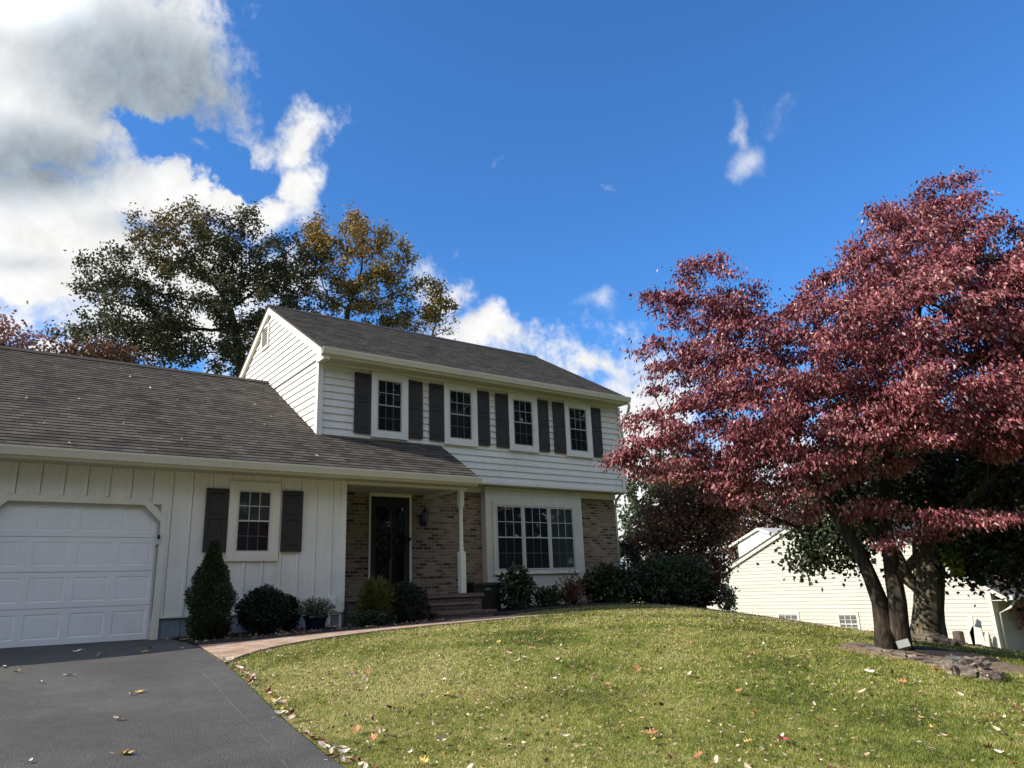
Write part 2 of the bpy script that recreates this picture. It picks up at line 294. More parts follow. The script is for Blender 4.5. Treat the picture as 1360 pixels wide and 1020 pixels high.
M['leaf_gold_cypress'] = leaf_mat('golden_cypress_leaf', [(0.0, (0.030, 0.036, 0.008)), (0.5, (0.085, 0.09, 0.016)), (1.0, (0.19, 0.18, 0.035))], 0.15)
M['leaf_pot'] = leaf_mat('pot_plant_leaf', [(0.0, (0.04, 0.065, 0.04)), (0.6, (0.11, 0.15, 0.09)), (1.0, (0.22, 0.26, 0.17))], 0.2)
M['leaf_dry'] = leaf_mat('dry_stem_leaf', [(0.0, (0.05, 0.035, 0.02)), (0.5, (0.12, 0.07, 0.04)), (1.0, (0.24, 0.17, 0.10))], 0.2)
M['leaf_maple_lit'] = leaf_mat('sunlit_maple_leaf', [(0.0, (0.10, 0.13, 0.015)), (1.0, (0.30, 0.33, 0.05))], 0.35)  # maple leaves caught by the sun, the light put into their colour
M['grass'] = leaf_mat('grass_blade', [(0.0, (0.040, 0.070, 0.010)), (0.38, (0.190, 0.250, 0.036)), (0.60, (0.36, 0.36, 0.085)), (1.0, (0.66, 0.57, 0.30))], 0.3, 0.5, 0.3)
M['litter'] = leaf_mat('leaf_litter', [(0.0, (0.06, 0.03, 0.02)), (0.3, (0.15, 0.085, 0.05)), (0.55, (0.33, 0.24, 0.15)), (0.85, (0.50, 0.42, 0.30)), (0.93, (0.42, 0.20, 0.08)), (1.0, (0.55, 0.42, 0.16))], 0.15)
def flat_leaf_mat(name, c, c2):
    m, t, p = mat(name); n = t.noise(objco(t), 22, 4, 0.6)
    t.link(t.ramp(n, [(0.35, c2), (0.6, c)]), p.inputs['Base Color']); p.inputs['Roughness'].default_value = 0.6; return m
LEAFM = {'orange': flat_leaf_mat('orange_dead_leaf', (0.42, 0.19, 0.075), (0.26, 0.11, 0.05)),
         'yellow': flat_leaf_mat('yellow_dead_leaf', (0.62, 0.45, 0.12), (0.40, 0.24, 0.06)),
         'tan': flat_leaf_mat('tan_dead_leaf', (0.56, 0.45, 0.36), (0.36, 0.26, 0.18)),
         'red': flat_leaf_mat('red_dead_leaf', (0.26, 0.05, 0.045), (0.14, 0.03, 0.03)),
         'brown': flat_leaf_mat('brown_dead_leaf', (0.20, 0.10, 0.06), (0.10, 0.05, 0.035)),
         'pale': flat_leaf_mat('pale_dead_leaf', (0.70, 0.66, 0.58), (0.50, 0.44, 0.36))}

# ------------------------------------------------------------------ mesh helpers
class MB:
    def __init__(s): s.v = []; s.f = []; s.uv = {}
    def quad(s, a, b, c, d, uv=None):
        i = len(s.v); s.v += [tuple(a), tuple(b), tuple(c), tuple(d)]
        if uv: s.uv[len(s.f)] = uv
        s.f.append((i, i+1, i+2, i+3)); return s
    def poly(s, pts, uv=None):
        i = len(s.v); s.v += [tuple(p) for p in pts]
        if uv: s.uv[len(s.f)] = uv
        s.f.append(tuple(range(i, i+len(pts)))); return s
    def box(s, x0, x1, y0, y1, z0, z1, uvs=False):
        p = [(x0,y0,z0),(x1,y0,z0),(x1,y1,z0),(x0,y1,z0),(x0,y0,z1),(x1,y0,z1),(x1,y1,z1),(x0,y1,z1)]
        for f in ((0,1,5,4),(1,2,6,5),(2,3,7,6),(3,0,4,7),(4,5,6,7),(3,2,1,0)):
            q = [p[i] for i in f]
            s.quad(*q, uv=[((a[0]+a[1]), a[2]) if f not in ((4,5,6,7),(3,2,1,0)) else (a[0], a[1]) for a in q] if uvs else None)
        return s
    def bevbox(s, x0, x1, y0, y1, z0, z1, b):
        # box with its front (-Y) face edges chamfered by b
        o = [(x0,y0+b,z0),(x1,y0+b,z0),(x1,y0+b,z1),(x0,y0+b,z1)]; i = [(x0+b,y0,z0+b),(x1-b,y0,z0+b),(x1-b,y0,z1-b),(x0+b,y0,z1-b)]; k = [(x0,y1,z0),(x1,y1,z0),(x1,y1,z1),(x0,y1,z1)]
        s.quad(*i)
        for a in range(4):
            c = (a+1) % 4; s.quad(o[a], o[c], i[c], i[a]); s.quad(k[a], k[c], o[c], o[a])
        return s.quad(k[3], k[2], k[1], k[0])
    def prism_x(s, prof, x0, x1):
        n = len(prof)
        for i in range(n):
            a, b = prof[i], prof[(i+1) % n]; s.quad((x0,*a), (x0,*b), (x1,*b), (x1,*a))
        s.poly([(x0,*p) for p in prof][::-1]); s.poly([(x1,*p) for p in prof]); return s
    def prism_y(s, prof, y0, y1):
        n = len(prof)
        for i in range(n):
            a, b = prof[i], prof[(i+1) % n]; s.quad((a[0],y0,a[1]), (b[0],y0,b[1]), (b[0],y1,b[1]), (a[0],y1,a[1]))
        s.poly([(p[0],y0,p[1]) for p in prof]); s.poly([(p[0],y1,p[1]) for p in prof][::-1]); return s
    def lathe(s, cx, cy, prof, k=16, cap=True, rx=1, ry=1):
        rings = [[(cx+r*rx*math.cos(2*PI*j/k), cy+r*ry*math.sin(2*PI*j/k), z) for j in range(k)] for r, z in prof]
        for a, b in zip(rings, rings[1:]):
            for j in range(k): s.quad(a[j], a[(j+1) % k], b[(j+1) % k], b[j])
        if cap: s.poly(rings[0][::-1]); s.poly(rings[-1])
        return s
    def tube(s, pts, r, k=8):
        pts = [Vector(p) for p in pts]; rr = r if hasattr(r, '__len__') else [r]*len(pts); prev = None
        for i, p in enumerate(pts):
            d = (pts[min(i+1, len(pts)-1)]-pts[max(i-1, 0)]).normalized()
            ref = Vector((0.1, 0.2, 1)) if abs(d.z) < 0.9 else Vector((1, 0.1, 0)); a = d.cross(ref).normalized(); b = d.cross(a)
            ring = [p + (a*math.cos(2*PI*j/k) + b*math.sin(2*PI*j/k))*rr[i] for j in range(k)]
            if prev:
                for j in range(k): s.quad(prev[j], prev[(j+1) % k], ring[(j+1) % k], ring[j])
            else: s.poly(ring[::-1])
            prev = ring
        s.poly(prev); return s
    def build(s, name, m, parent=None, smooth=False, merge=True):
        me = bpy.data.meshes.new(name); me.from_pydata(s.v, [], s.f)
        if s.uv:
            ul = me.uv_layers.new(name='UVMap')
            for pi, uv in s.uv.items():
                for li, c in zip(me.polygons[pi].loop_indices, uv): ul.data[li].uv = c
        if merge and not s.uv:
            import bmesh
            bm = bmesh.new(); bm.from_mesh(me); bmesh.ops.remove_doubles(bm, verts=bm.verts, dist=1e-5); bmesh.ops.recalc_face_normals(bm, faces=bm.faces); bm.to_mesh(me); bm.free()
        me.materials.append(m)
        if smooth: me.polygons.foreach_set('use_smooth', [True]*len(me.polygons))
        o = bpy.data.objects.new(name, me); COL.objects.link(o)
        if parent: o.parent = parent
        return o
def np_mesh(name, V, F, m, parent=None, tone=None, smooth=False):
    V = np.asarray(V, np.float32).reshape(-1, 3); F = np.asarray(F, np.int32); k = F.shape[1]
    me = bpy.data.meshes.new(name); me.vertices.add(len(V)); me.vertices.foreach_set('co', V.ravel())
    me.loops.add(F.size); me.loops.foreach_set('vertex_index', F.ravel()); me.polygons.add(len(F))
    me.polygons.foreach_set('loop_start', np.arange(0, F.size, k, dtype=np.int32))
    if tone is not None:
        at = me.attributes.new('tone', 'FLOAT', 'FACE'); at.data.foreach_set('value', np.asarray(tone, np.float32))
    me.update(calc_edges=True); me.materials.append(m)
    if smooth: me.polygons.foreach_set('use_smooth', np.ones(len(F), bool))
    o = bpy.data.objects.new(name, me); COL.objects.link(o)
    if parent: o.parent = parent
    return o
def empty(name, loc=(0, 0, 0)):
    o = bpy.data.objects.new(name, None); COL.objects.link(o); o.empty_display_size = 0.2; return o
def tag(o, label, cat, group=None):
    o['label'] = label; o['category'] = cat
    if group: o['group'] = group
    return o
def kind(o, k): o['kind'] = k; return o

# ------------------------------------------------------------------ terrain
HP = [(-.2,0,-.02),(-3,0,-.02),(-6,0,-.03),(-.3,-4,-.23),(-.4,-8,-.49),(-.5,-13,-.80),(-.5,-18,-1.08),(-6,-4,-.23),(-6,-8,-.48),(-6,-13,-.79),(-6,-18,-1.08),(-3,-13.4,-.85),
      (-12,0,-.05),(-12,-10,-.7),(3,-.6,.0),(6,-1,.03),(9,-1.5,.09),(11.5,0,.08),(12.3,4,.0),(12,10,.1),(5,12,.3),(-6,10,.2),(1.5,-2.5,-.04),(3,-2.4,.01),(4.5,-2.2,.04),(6,-2.1,.06),(1,-4,-.10),(.6,-6,-.26),
      (4,-5,.0),(4,-7.5,-.17),(4,-10,-.50),(1.5,-9.5,-.50),(8,-4,.02),(6.1,-8.7,-.28),(9.9,-7.3,-.46),(12,-3.4,-.34),(12,-5.2,-.56),(15,1,-.35),(16,-2,-.68),(16,-4.5,-1.12),(20,2,-.92),(20,-1,-1.25),(25,3,-1.35),(27,6,-1.25),(27,-1.6,-2.3),(27,11,-.95),
      (14,-8,-1.1),(20,-8,-2.0),(10,-12,-1.05),(5,-15,-1.1),(2,-12,-.75),(35,-6,-3.2),(35,8,-2.2),(30,18,-1),(18,-16,-2.0)]
HP = np.array(HP)
def _phi(r2): return np.where(r2 > 1e-12, 0.5*r2*np.log(np.maximum(r2, 1e-12)), 0)
_n = len(HP); _d2 = ((HP[:, None, :2]-HP[None, :, :2])**2).sum(-1)
_A = np.zeros((_n+3, _n+3)); _A[:_n, :_n] = _phi(_d2)+np.eye(_n)*0.35; _A[:_n, _n] = 1; _A[:_n, _n+1:] = HP[:, :2]; _A[_n, :_n] = 1; _A[_n+1:, :_n] = HP[:, :2].T
_w = np.linalg.solve(_A, np.concatenate([HP[:, 2], [0, 0, 0]]))
def H(x, y):
    x = np.asarray(x, float); y = np.asarray(y, float); sh = np.broadcast(x, y).shape; X = np.broadcast_to(x, sh).ravel(); Y = np.broadcast_to(y, sh).ravel()
    cx = np.clip(X, -20, 42); cy = np.clip(Y, -22, 25)
    out = np.zeros(len(X))
    for s in range(0, len(X), 20000):
        e = slice(s, s+20000); r2 = (cx[e, None]-HP[None, :, 0])**2+(cy[e, None]-HP[None, :, 1])**2
        out[e] = _phi(r2)@_w[:_n]+_w[_n]+_w[_n+1]*cx[e]+_w[_n+2]*cy[e]
    dd = np.hypot(X-8, Y+2); k = np.clip((dd-26)/40, 0, 1); k = k*k*(3-2*k)
    return (out*(1-k)-1.8*k).reshape(sh)
def h1(x, y): return float(H(np.array([x]), np.array([y]))[0])

EDGE = [(0.30, 0.2), (0.29, -1.7), (0.17, -2.8), (0.09, -3.77), (-0.083, -5.0), (-0.217, -5.91), (-0.351, -6.91), (-0.412, -7.58), (-0.468, -8.15), (-0.497, -8.52), (-0.55, -10), (-0.6, -30)]
def edge_x(y):
    ys = [e[1] for e in EDGE][::-1]; xs = [e[0] for e in EDGE][::-1]; return np.interp(y, ys, xs)
def axis(fine, a, b, far): return np.unique(np.concatenate([np.arange(a, b+1e-6, fine), np.linspace(b, far[1], 14)[1:], np.linspace(far[0], a, 14)[:-1]]))
gx = axis(0.3, -14, 40, (-700, 900)); gy = axis(0.3, -22, 24, (-700, 900))
GX, GY = np.meshgrid(gx, gy, indexing='ij'); GZ = H(GX, GY)
far = np.hypot(GX-8, GY+2); GZ = np.where(far > 120, -1.8, GZ)
V = np.stack([GX, GY, GZ], -1).reshape(-1, 3); nx, ny = len(gx), len(gy)
idx = np.arange(nx*ny).reshape(nx, ny); Fq = np.stack([idx[:-1, :-1], idx[1:, :-1], idx[1:, 1:], idx[:-1, 1:]], -1).reshape(-1, 4)
kind(np_mesh('lawn', V, Fq, M['lawn'], smooth=True), 'structure')

def strip(name, left, right, n, m_, lift, k=6, uv=True, jitter=0.0):
    # sheet between two polylines of equal length, laid on the terrain
    L = np.array(left, float); R_ = np.array(right, float)
    def res(P):
        s = np.concatenate([[0], np.cumsum(np.hypot(*np.diff(P, axis=0).T))]); t = np.linspace(0, s[-1], n); return np.stack([np.interp(t, s, P[:, 0]), np.interp(t, s, P[:, 1])], -1), s[-1]
    L, ll = res(L); R_, _ = res(R_)
    if jitter: R_ += rng.normal(0, jitter, R_.shape); L += rng.normal(0, jitter, L.shape)
    b = MB(); t = np.linspace(0, 1, k); P = L[:, None, :]*(1-t)[None, :, None]+R_[:, None, :]*t[None, :, None]; Z = H(P[..., 0], P[..., 1])+lift
    for i in range(n-1):
        for j in range(k-1):
            q = [(i, j), (i+1, j), (i+1, j+1), (i, j+1)]
            b.quad(*[(P[a][0], P[a][1], Z[a]) for a in q], uv=[(P[a][0], P[a][1]) for a in q])
    # a skirt so that the sheet has an edge
    for i in range(n-1):
        for j in (0, k-1):
            b.quad((P[i, j, 0], P[i, j, 1], Z[i, j]), (P[i+1, j, 0], P[i+1, j, 1], Z[i+1, j]), (P[i+1, j, 0], P[i+1, j, 1], Z[i+1, j]-.08), (P[i, j, 0], P[i, j, 1], Z[i, j]-.08), uv=[(0, 0)]*4)
    return b.build(name, m_)
ey = np.concatenate([np.arange(0.15, -12, -0.25), [-14, -18, -24, -30]])
kind(strip('driveway', [(-9.5, y) for y in ey], [(float(edge_x(y)), y) for y in ey], 140, M['asphalt'], 0.022, 16), 'structure')
PATH_LO = [(.09,-3.80),(.45,-3.42),(.9,-3.10),(1.37,-2.92),(2.69,-2.60),(4.1,-2.50),(5.2,-2.45),(6.3,-2.35)]
PATH_UP = [(.29,-1.72),(.55,-1.78),(1.2,-1.85),(2.0,-1.80),(3.0,-1.75),(4.0,-1.65),(4.9,-1.35),(5.0,-.75)]
kind(strip('brick_path', PATH_LO, PATH_UP, 40, M['paver'], 0.030, 6), 'structure')
kind(strip('landing', [(4.95,-1.36),(5.0,-.72)], [(6.35,-2.2),(6.3,-.72)], 8, M['paver'], 0.026, 5), 'structure')
kind(strip('mulch_bed', [(.31,-1.70),(.55,-1.74),(1.2,-1.8),(2.0,-1.75),(3.0,-1.70),(4.0,-1.60),(4.85,-1.30),(4.9,-.5)], [(.31,.3),(.7,.3),(1.3,.3),(2.0,.3),(2.8,.3),(3.4,.3),(4.0,.3),(4.9,.3)], 24, M['mulch'], 0.034, 8), 'structure')
kind(strip('shrub_bed', [(6.4,-.75),(7.2,-.35),(8.2,-.25),(9.5,-.35),(10.8,-.5),(12.2,-.55),(13.5,-.2),(14.6,.6),(15.2,2.0)], [(6.4,1.4),(7.2,1.4),(8.2,1.4),(9.5,1.4),(10.8,1.4),(11.6,1.5),(12.3,3),(12.5,4.2),(13,5)], 24, M['mulch'], 0.034, 7, jitter=.04), 'structure')

def ondr(px, py):
    v = ray(px, py); t = (-.0585*CAM[1]-0+0)*0+5.0
    for _ in range(80): p = CAM+v*t; t += (p[2]-(h1(p[0], p[1])+.022))/-v[2]*.7
    return CAM+v*t
M['seam'] = paint('seam_sealer', (0.12, 0.118, 0.11), 0.8, 0.4, 0.4)
for nm, pl, hw_ in (('driveway_seam', [(258,884),(285,908),(303,930),(322,950),(345,975),(362,993),(384,1022)], .0035), ('joint_line', [(256,876),(272,874),(287,873)], .014)):
    q = [ondr(*p) for p in pl]; b = MB()
    for a_, c_ in zip(q, q[1:]):
        for k in range(6):
            u0, u1 = a_+(c_-a_)*k/6, a_+(c_-a_)*(k+1)/6; d_ = (c_-a_)/np.linalg.norm(c_-a_); n_ = np.array([-d_[1], d_[0], 0])*hw_
            b.quad(*[(e[0], e[1], h1(e[0], e[1])+.0255) for e in (u0-n_, u1-n_, u1+n_, u0+n_)])
    kind(b.build(nm, M['seam']), 'structure')

# ------------------------------------------------------------------ THE HOUSE
house = empty('house'); tag(house, 'white two storey colonial house with attached garage and brown shutters', 'house')
XU, YU, YB, XR = 3.13, 1.2, 1.6, 11.98
SLOPE = 0.59
def lap_rows(b, org, ax, z0, z1, pitch, ul, ur, nrm, butt=0.030):
    # lap siding: rows of boards whose lower edge stands proud
    org = np.array(org, float); ax = np.array(ax, float); nrm = np.array(nrm, float); up = np.array([0, 0, 1.0])
    n = max(1, int(math.ceil((z1-z0)/pitch-1e-6)))
    for i in range(n):
        a, c = z0+i*pitch, min(z0+(i+1)*pitch, z1)
        if c-a < 0.004: continue
        P = lambda u, z, o: org+ax*u+up*z+nrm*o
        c2 = min(c+.016, z1); A, B, C_, D = P(ul(a), a, butt), P(ur(a), a, butt), P(ur(c2), c2, 0.001), P(ul(c2), c2, 0.001)
        b.quad(A, B, C_, D); A2, B2 = P(ul(a), a+.001, butt-.006), P(ur(a), a+.001, butt-.006)
        b.quad(A2, B2, B, A); b.quad(P(ul(a), a+.02, 0.0012), P(ur(a), a+.02, 0.0012), B2, A2)
# garage front wall: board and batten
GX0 = -7.2
b = MB(); DL, DR = -2.40, 0.0                      # door opening
b.box(GX0, DL-.0, .028, .15, .32, 2.78); b.box(DR, 3.27, .028, .15, .32, 2.78)
b.box(DL, DR, .028, .15, 2.13, 2.78)
bx_ = [0.445+i*0.3165+.026 for i in range(-25, 9)]
for a_, c_ in zip([GX0]+bx_, bx_+[3.27]):
    for lo_, hi_, zz_ in ((GX0, DL, .346), (DL, DR, 2.135), (DR, 3.27, .346)):
        l_, h_ = max(a_+.010, lo_), min(c_, hi_)
        if h_-l_ > .01: b.box(l_, h_, .0, .027, zz_, 2.745)
b.box(3.12, 3.27, .15, YB, .5, 2.78); b.box(GX0, GX0+.15, .15, 9.1, 0, 2.78)
for i in range(-16, 11):
    x = 0.445+i*0.3165
    if x > 3.2: continue
    z0 = 0.345
    segs = [(z0, 2.74)]
    if DL-.12 < x < DR+.12: segs = [(2.225, 2.74)]
    if 1.05 < x < 2.0: segs = [(z0, 1.20), (2.60, 2.74)]
    for a, c in segs: b.bevbox(x-.026, x+.026, -.017, 0, a, c, .005)
b.bevbox(3.17, 3.275, -.022, 0, .33, 2.74, .004)
b.build('garage_wall', M['board'], house)
for a_, c_ in ((DR+.10, 3.27), (GX0, DL-.10)): MB().box(a_, c_, -.03, .15, .318, .345).build('water_table', M['trim'], house)
b = MB(); b.box(DR+.10, 3.27, .012, .15, -.25, .318)
for x in (.40, .95, 1.5, 2.05, 2.6): b.box(x, x+.03, .0, .012, -.2, .318)
b.build('foundation', M['found'], house); MB().box(GX0, DL-.10, .012, .15, -.25, .318).build('foundation', M['found'], house)
# garage door
def pan(b, x0, x1, z0, z1, y, dep=.007, m=.018):
    # embossed panel: a groove all round then a raised field
    o = [(x0,z0),(x1,z0),(x1,z1),(x0,z1)]; g = [(x0+m,z0+m),(x1-m,z0+m),(x1-m,z1-m),(x0+m,z1-m)]; r = [(x0+2.2*m,z0+2.2*m),(x1-2.2*m,z0+2.2*m),(x1-2.2*m,z1-2.2*m),(x0+2.2*m,z1-2.2*m)]
    for i in range(4):
        j = (i+1) % 4
        b.quad((o[i][0],y,o[i][1]), (o[j][0],y,o[j][1]), (g[j][0],y+dep,g[j][1]), (g[i][0],y+dep,g[i][1]))
        b.quad((g[i][0],y+dep,g[i][1]), (g[j][0],y+dep,g[j][1]), (r[j][0],y+.004,r[j][1]), (r[i][0],y+.004,r[i][1]))
    b.quad(*[(p[0], y+.004, p[1]) for p in r])
def panel_face(b, xs, zs, y):
    # grid of xs (start,end) by zs (start,end) panels in a flat face; the flat rails between are filled
    X = sorted({v for p in xs for v in p}); Z = sorted({v for p in zs for v in p})
    return X, Z
gd = MB(); yd = .07; sec = 2.115/4; pw = 2.34/4
for r_ in range(4):
    z0 = .015+r_*sec; z1 = z0+sec-.007; x0, x1 = DL, DR
    cols = [(-2.37+c*pw+.055, -2.37+(c+1)*pw-.055) for c in range(4)]; pz0, pz1 = z0+.085, z1-.075
    gd.quad((x0,yd,z0),(x1,yd,z0),(x1,yd,pz0),(x0,yd,pz0)); gd.quad((x0,yd,pz1),(x1,yd,pz1),(x1,yd,z1),(x0,yd,z1))
    ed = [x0]+[v for c in cols for v in c]+[x1]
    for i in range(0, len(ed), 2): gd.quad((ed[i],yd,pz0),(ed[i+1],yd,pz0),(ed[i+1],yd,pz1),(ed[i],yd,pz1))
    for c in cols: pan(gd, c[0], c[1], pz0, pz1, yd)
    gd.quad((x0,yd,z1),(x1,yd,z1),(x1,yd+.03,z1),(x0,yd+.03,z1)); gd.quad((x0,yd+.03,z0),(x1,yd+.03,z0),(x1,yd,z0),(x0,yd,z0))
gd.quad((DL,yd+.032,0),(DR,yd+.032,0),(DR,yd+.032,2.14),(DL,yd+.032,2.14))
gdo = gd.build('garage_door', M['door_white'], house)
MB().box(DL, DR, yd-.01, yd+.02, -.03, .014).build('bottom_seal', M['dark_grey'], gdo)
b = MB(); ch = .27; t_ = .105     # frame with clipped upper corners
def framering(b, inn, out, y0, y1):
    for i in range(len(inn)-1):
        a, c = inn[i], inn[i+1]; d, e = out[i], out[i+1]
        b.quad((d[0],y0,d[1]), (e[0],y0,e[1]), (c[0],y0,c[1]), (a[0],y0,a[1]))
        b.quad((a[0],y0,a[1]), (c[0],y0,c[1]), (c[0],y1,c[1]), (a[0],y1,a[1])); b.quad((e[0],y0,e[1]), (d[0],y0,d[1]), (d[0],y1,d[1]), (e[0],y1,e[1]))
inn = [(DL,0),(DL,2.115-ch),(DL+ch,2.115),(DR-ch,2.115),(DR,2.115-ch),(DR,0)]
k_ = t_*math.tan(math.radians(22.5)); out = [(DL-t_,0),(DL-t_,2.115-ch+k_),(DL+ch-k_,2.115+t_),(DR-ch+k_,2.115+t_),(DR+t_,2.115-ch+k_),(DR+t_,0)]
framering(b, inn, out, -.03, .06)
t2 = .03; k2 = t2*math.tan(math.radians(22.5)); o2 = [(x, z) for x, z in out]
out2 = [(DL-t_-.0,0)]
b.build('garage_door_frame', M['trim'], house)
b = MB(); inn2 = [(DR-.035,0),(DR-.035,2.115-ch-.02),(DR-ch-.02,2.08)]; out2 = [(DR-.001,0),(DR-.001,2.115-ch-.004),(DR-ch-.004,2.114)]
framering(b, inn2, out2, .03, .066); inn3 = [(DL+ch,2.08),(DL+.035,2.115-ch-.02),(DL+.035,0)]; out3 = [(DL+ch,2.114),(DL+.001,2.115-ch-.004),(DL+.001,0)]; framering(b, inn3, out3, .03, .066)
framering(b, [(DL+ch+.0,2.08),(DR-ch-.02,2.08)], [(DL+ch,2.114),(DR-ch,2.114)], .03, .066)
# corner fillers above the clipped corners
b.poly([(DR-ch,.05,2.115),(DR,.05,2.115-ch),(DR,.05,2.13),(DR-ch,.05,2.13)]); b.poly([(DL+ch,.05,2.115),(DL+ch,.05,2.13),(DL,.05,2.13),(DL,.05,2.115-ch)])
b.build('door_stop_strip', M['sash'], house)
b = MB(); b.bevbox(-.05, .02, -.045, .03, 1.475, 1.60, .008); kp = b.build('door_keypad', M['sash'], house)
MB().bevbox(-.032, .008, -.062, -.046, 1.57, 1.635, .006).build('sensor', M['black'], kp)

# windows: casing, two sashes each with a pane and bars
def window(x0, x1, z0, z1, y, casing=.11, bottom=.13, name='window', glasses=None, proud=.05, parent=house, bars=(3, 2), sm='sash', cm='trim'):
    """x0..z1 is the outside of the casing on a wall face at y (faces -Y)"""
    ix0, ix1, iz0, iz1 = x0+casing, x1-casing, z0+bottom, z1-casing
    b = MB(); yf = y-proud
    framering(b, [(ix0,iz0),(ix0,iz1),(ix1,iz1),(ix1,iz0),(ix0,iz0)], [(x0,z0),(x0,z1),(x1,z1),(x1,z0),(x0,z0)], yf, y)
    # inner stop moulding
    framering(b, [(ix0+.03,iz0+.03),(ix0+.03,iz1-.03),(ix1-.03,iz1-.03),(ix1-.03,iz0+.03),(ix0+.03,iz0+.03)], [(ix0,iz0),(ix0,iz1),(ix1,iz1),(ix1,iz0),(ix0,iz0)], y-.034, y)
    w = b.build(name, M[cm], parent)
    sash_pair(w, ix0+.03, ix1-.03, iz0+.03, iz1-.03, y, glasses, bars, sm)
    return w
def sash_pair(w, x0, x1, z0, z1, y, glasses=None, bars=(3, 2), sm='sash'):
    zm = (z0+z1)/2; st = .026; g1, g2 = glasses or (M['glass'], M['screen'])
    for nm, a, c, yo, gm, mp in (('upper_sash', zm-.01, z1, -.030, g1, sm), ('lower_sash', z0, zm+.015, -.026, g2, sm)):
        b = MB(); yf = y+yo
        framering(b, [(x0+st,a+st),(x0+st,c-st),(x1-st,c-st),(x1-st,a+st),(x0+st,a+st)], [(x0,a),(x0,c),(x1,c),(x1,a),(x0,a)], yf, y-.004)
        if nm == 'upper_sash':
            gw = (x1-x0-2*st)/bars[0]; gh = (c-a-2*st)/bars[1]
            for i in range(1, bars[0]): b.box(x0+st+gw*i-.006, x0+st+gw*i+.006, yf+.006, y-.016, a+st, c-st)
            for j in range(1, bars[1]):
                for i in range(bars[0]): b.box(x0+st+gw*i+.006, x0+st+gw*(i+1)-.007, yf+.008, y-.016, a+st+gh*j-.007, a+st+gh*j+.007)
        o = b.build(nm, M[mp], w)
        MB().quad((x0+st,y-.018,a+st),(x1-st,y-.018,a+st),(x1-st,y-.018,c-st),(x0+st,y-.018,c-st)).build('window_pane', gm, w)
        if nm == 'lower_sash':
            b = MB(); gw = (x1-x0-2*st)/bars[0]; gh = (c-a-2*st)/bars[1]
            for i in range(1, bars[0]): b.box(x0+st+gw*i-.006, x0+st+gw*i+.006, y-.0195, y-.0185, a+st, c-st)
            for j in range(1, bars[1]):
                for i in range(bars[0]): b.box(x0+st+gw*i+.006, x0+st+gw*(i+1)-.006, y-.0195, y-.0185, a+st+gh*j-.006, a+st+gh*j+.006)
            b.build('glazing_bar', M['dark_grey'], w)
def shutter(x0, x1, z0, z1, y):
    b = MB(); yf = y-.038; m = .055; mid = z0+(z1-z0)*.545; rows = [(z0+.09, mid-.035), (mid+.035, z1-.075)]
    def fq(a, c, d, e): b.quad((a,yf,d),(c,yf,d),(c,yf,e),(a,yf,e))
    fq(x0, x0+m, z0, z1); fq(x1-m, x1, z0, z1); zs = [z0, rows[0][0], rows[0][1], rows[1][0], rows[1][1], z1]
    for i in (0, 2, 4): fq(x0+m, x1-m, zs[i], zs[i+1])
    for r_ in rows: pan(b, x0+m, x1-m, r_[0], r_[1], yf, .013, .014)
    b.quad((x0,yf,z0),(x0,yf,z1),(x0,y,z1),(x0,y,z0)); b.quad((x1,yf,z1),(x1,yf,z0),(x1,y,z0),(x1,y,z1)); b.quad((x0,yf,z1),(x1,yf,z1),(x1,y,z1),(x0,y,z1)); b.quad((x1,yf,z0),(x0,yf,z0),(x0,y,z0),(x1,y,z0))
    return b.build('shutter', M['shutter'], house)
window(1.075, 1.975, 1.205, 2.585, 0, .125, .125, proud=.045, glasses=(M['curtain_glass'], M['screen']))
shutter(.69, 1.06, 1.355, 2.44, -.018); shutter(2.02, 2.40, 1.362, 2.457, -.018)

# upper storey
b = MB(); lap_rows(b, (0, YU, 0), (1, 0, 0), 3.06, 5.42, 0.158, lambda z: XU+.07, lambda z: XR-.07, (0, -1, 0)); b.quad((XU,YU+.002,3.06),(XR,YU+.002,3.06),(XR,YU+.002,5.5),(XU,YU+.002,5.5))
b.quad((XR, YU, 3.0), (XR, 7.9, 3.0), (XR, 7.9, 5.5), (XR, YU, 5.5)); b.poly([(XR, .85, 5.45), (XR, 8.25, 5.45), (XR, 4.55, 7.72)])
b.quad((XU,7.9,0),(XR,7.9,0),(XR,7.9,5.5),(XU,7.9,5.5))
b.build('upper_wall', M['siding'], house, merge=False)
for i, (x0, x1) in enumerate([(4.316, 5.226), (6.187, 7.116), (8.067, 8.98), (9.915, 10.837)]):
    window(x0, x1, 3.885, 5.37, YU-.030, .125, .125, proud=.055, sm='sash_grey', cm='siding')
for x0, x1 in [(3.925, 4.305), (5.237, 5.613), (5.80, 6.178), (7.125, 7.487), (7.69, 8.06), (8.99, 9.36), (9.53, 9.906), (10.845, 11.22)]: shutter(x0, x1, 3.945, 5.30, YU-.032)
b = MB(); b.box(XU-.030, XU+.075, YU-.046, YU-.031, 3.05, 5.42); b.box(XU-.046, XU-.031, YU-.046, YU+.09, 3.4, 5.42); b.build('corner_board', M['siding'], house)
b = MB(); b.box(XR-.075, XR+.02, YU-.046, YU-.031, 3.05, 5.42); b.box(XR+.001, XR+.02, YU-.016, YU+.09, 3.05, 5.42); b.build('corner_board', M['siding'], house)
MB().box(XU+.08, XR-.08, YU-.056, YU-.032, 5.385, 5.50).build('frieze_board', M['trim'], house)
MB().box(XU, XR+.02, YU-.034, YU-.001, 3.02, 3.056).build('drip_cap', M['trim'], house)
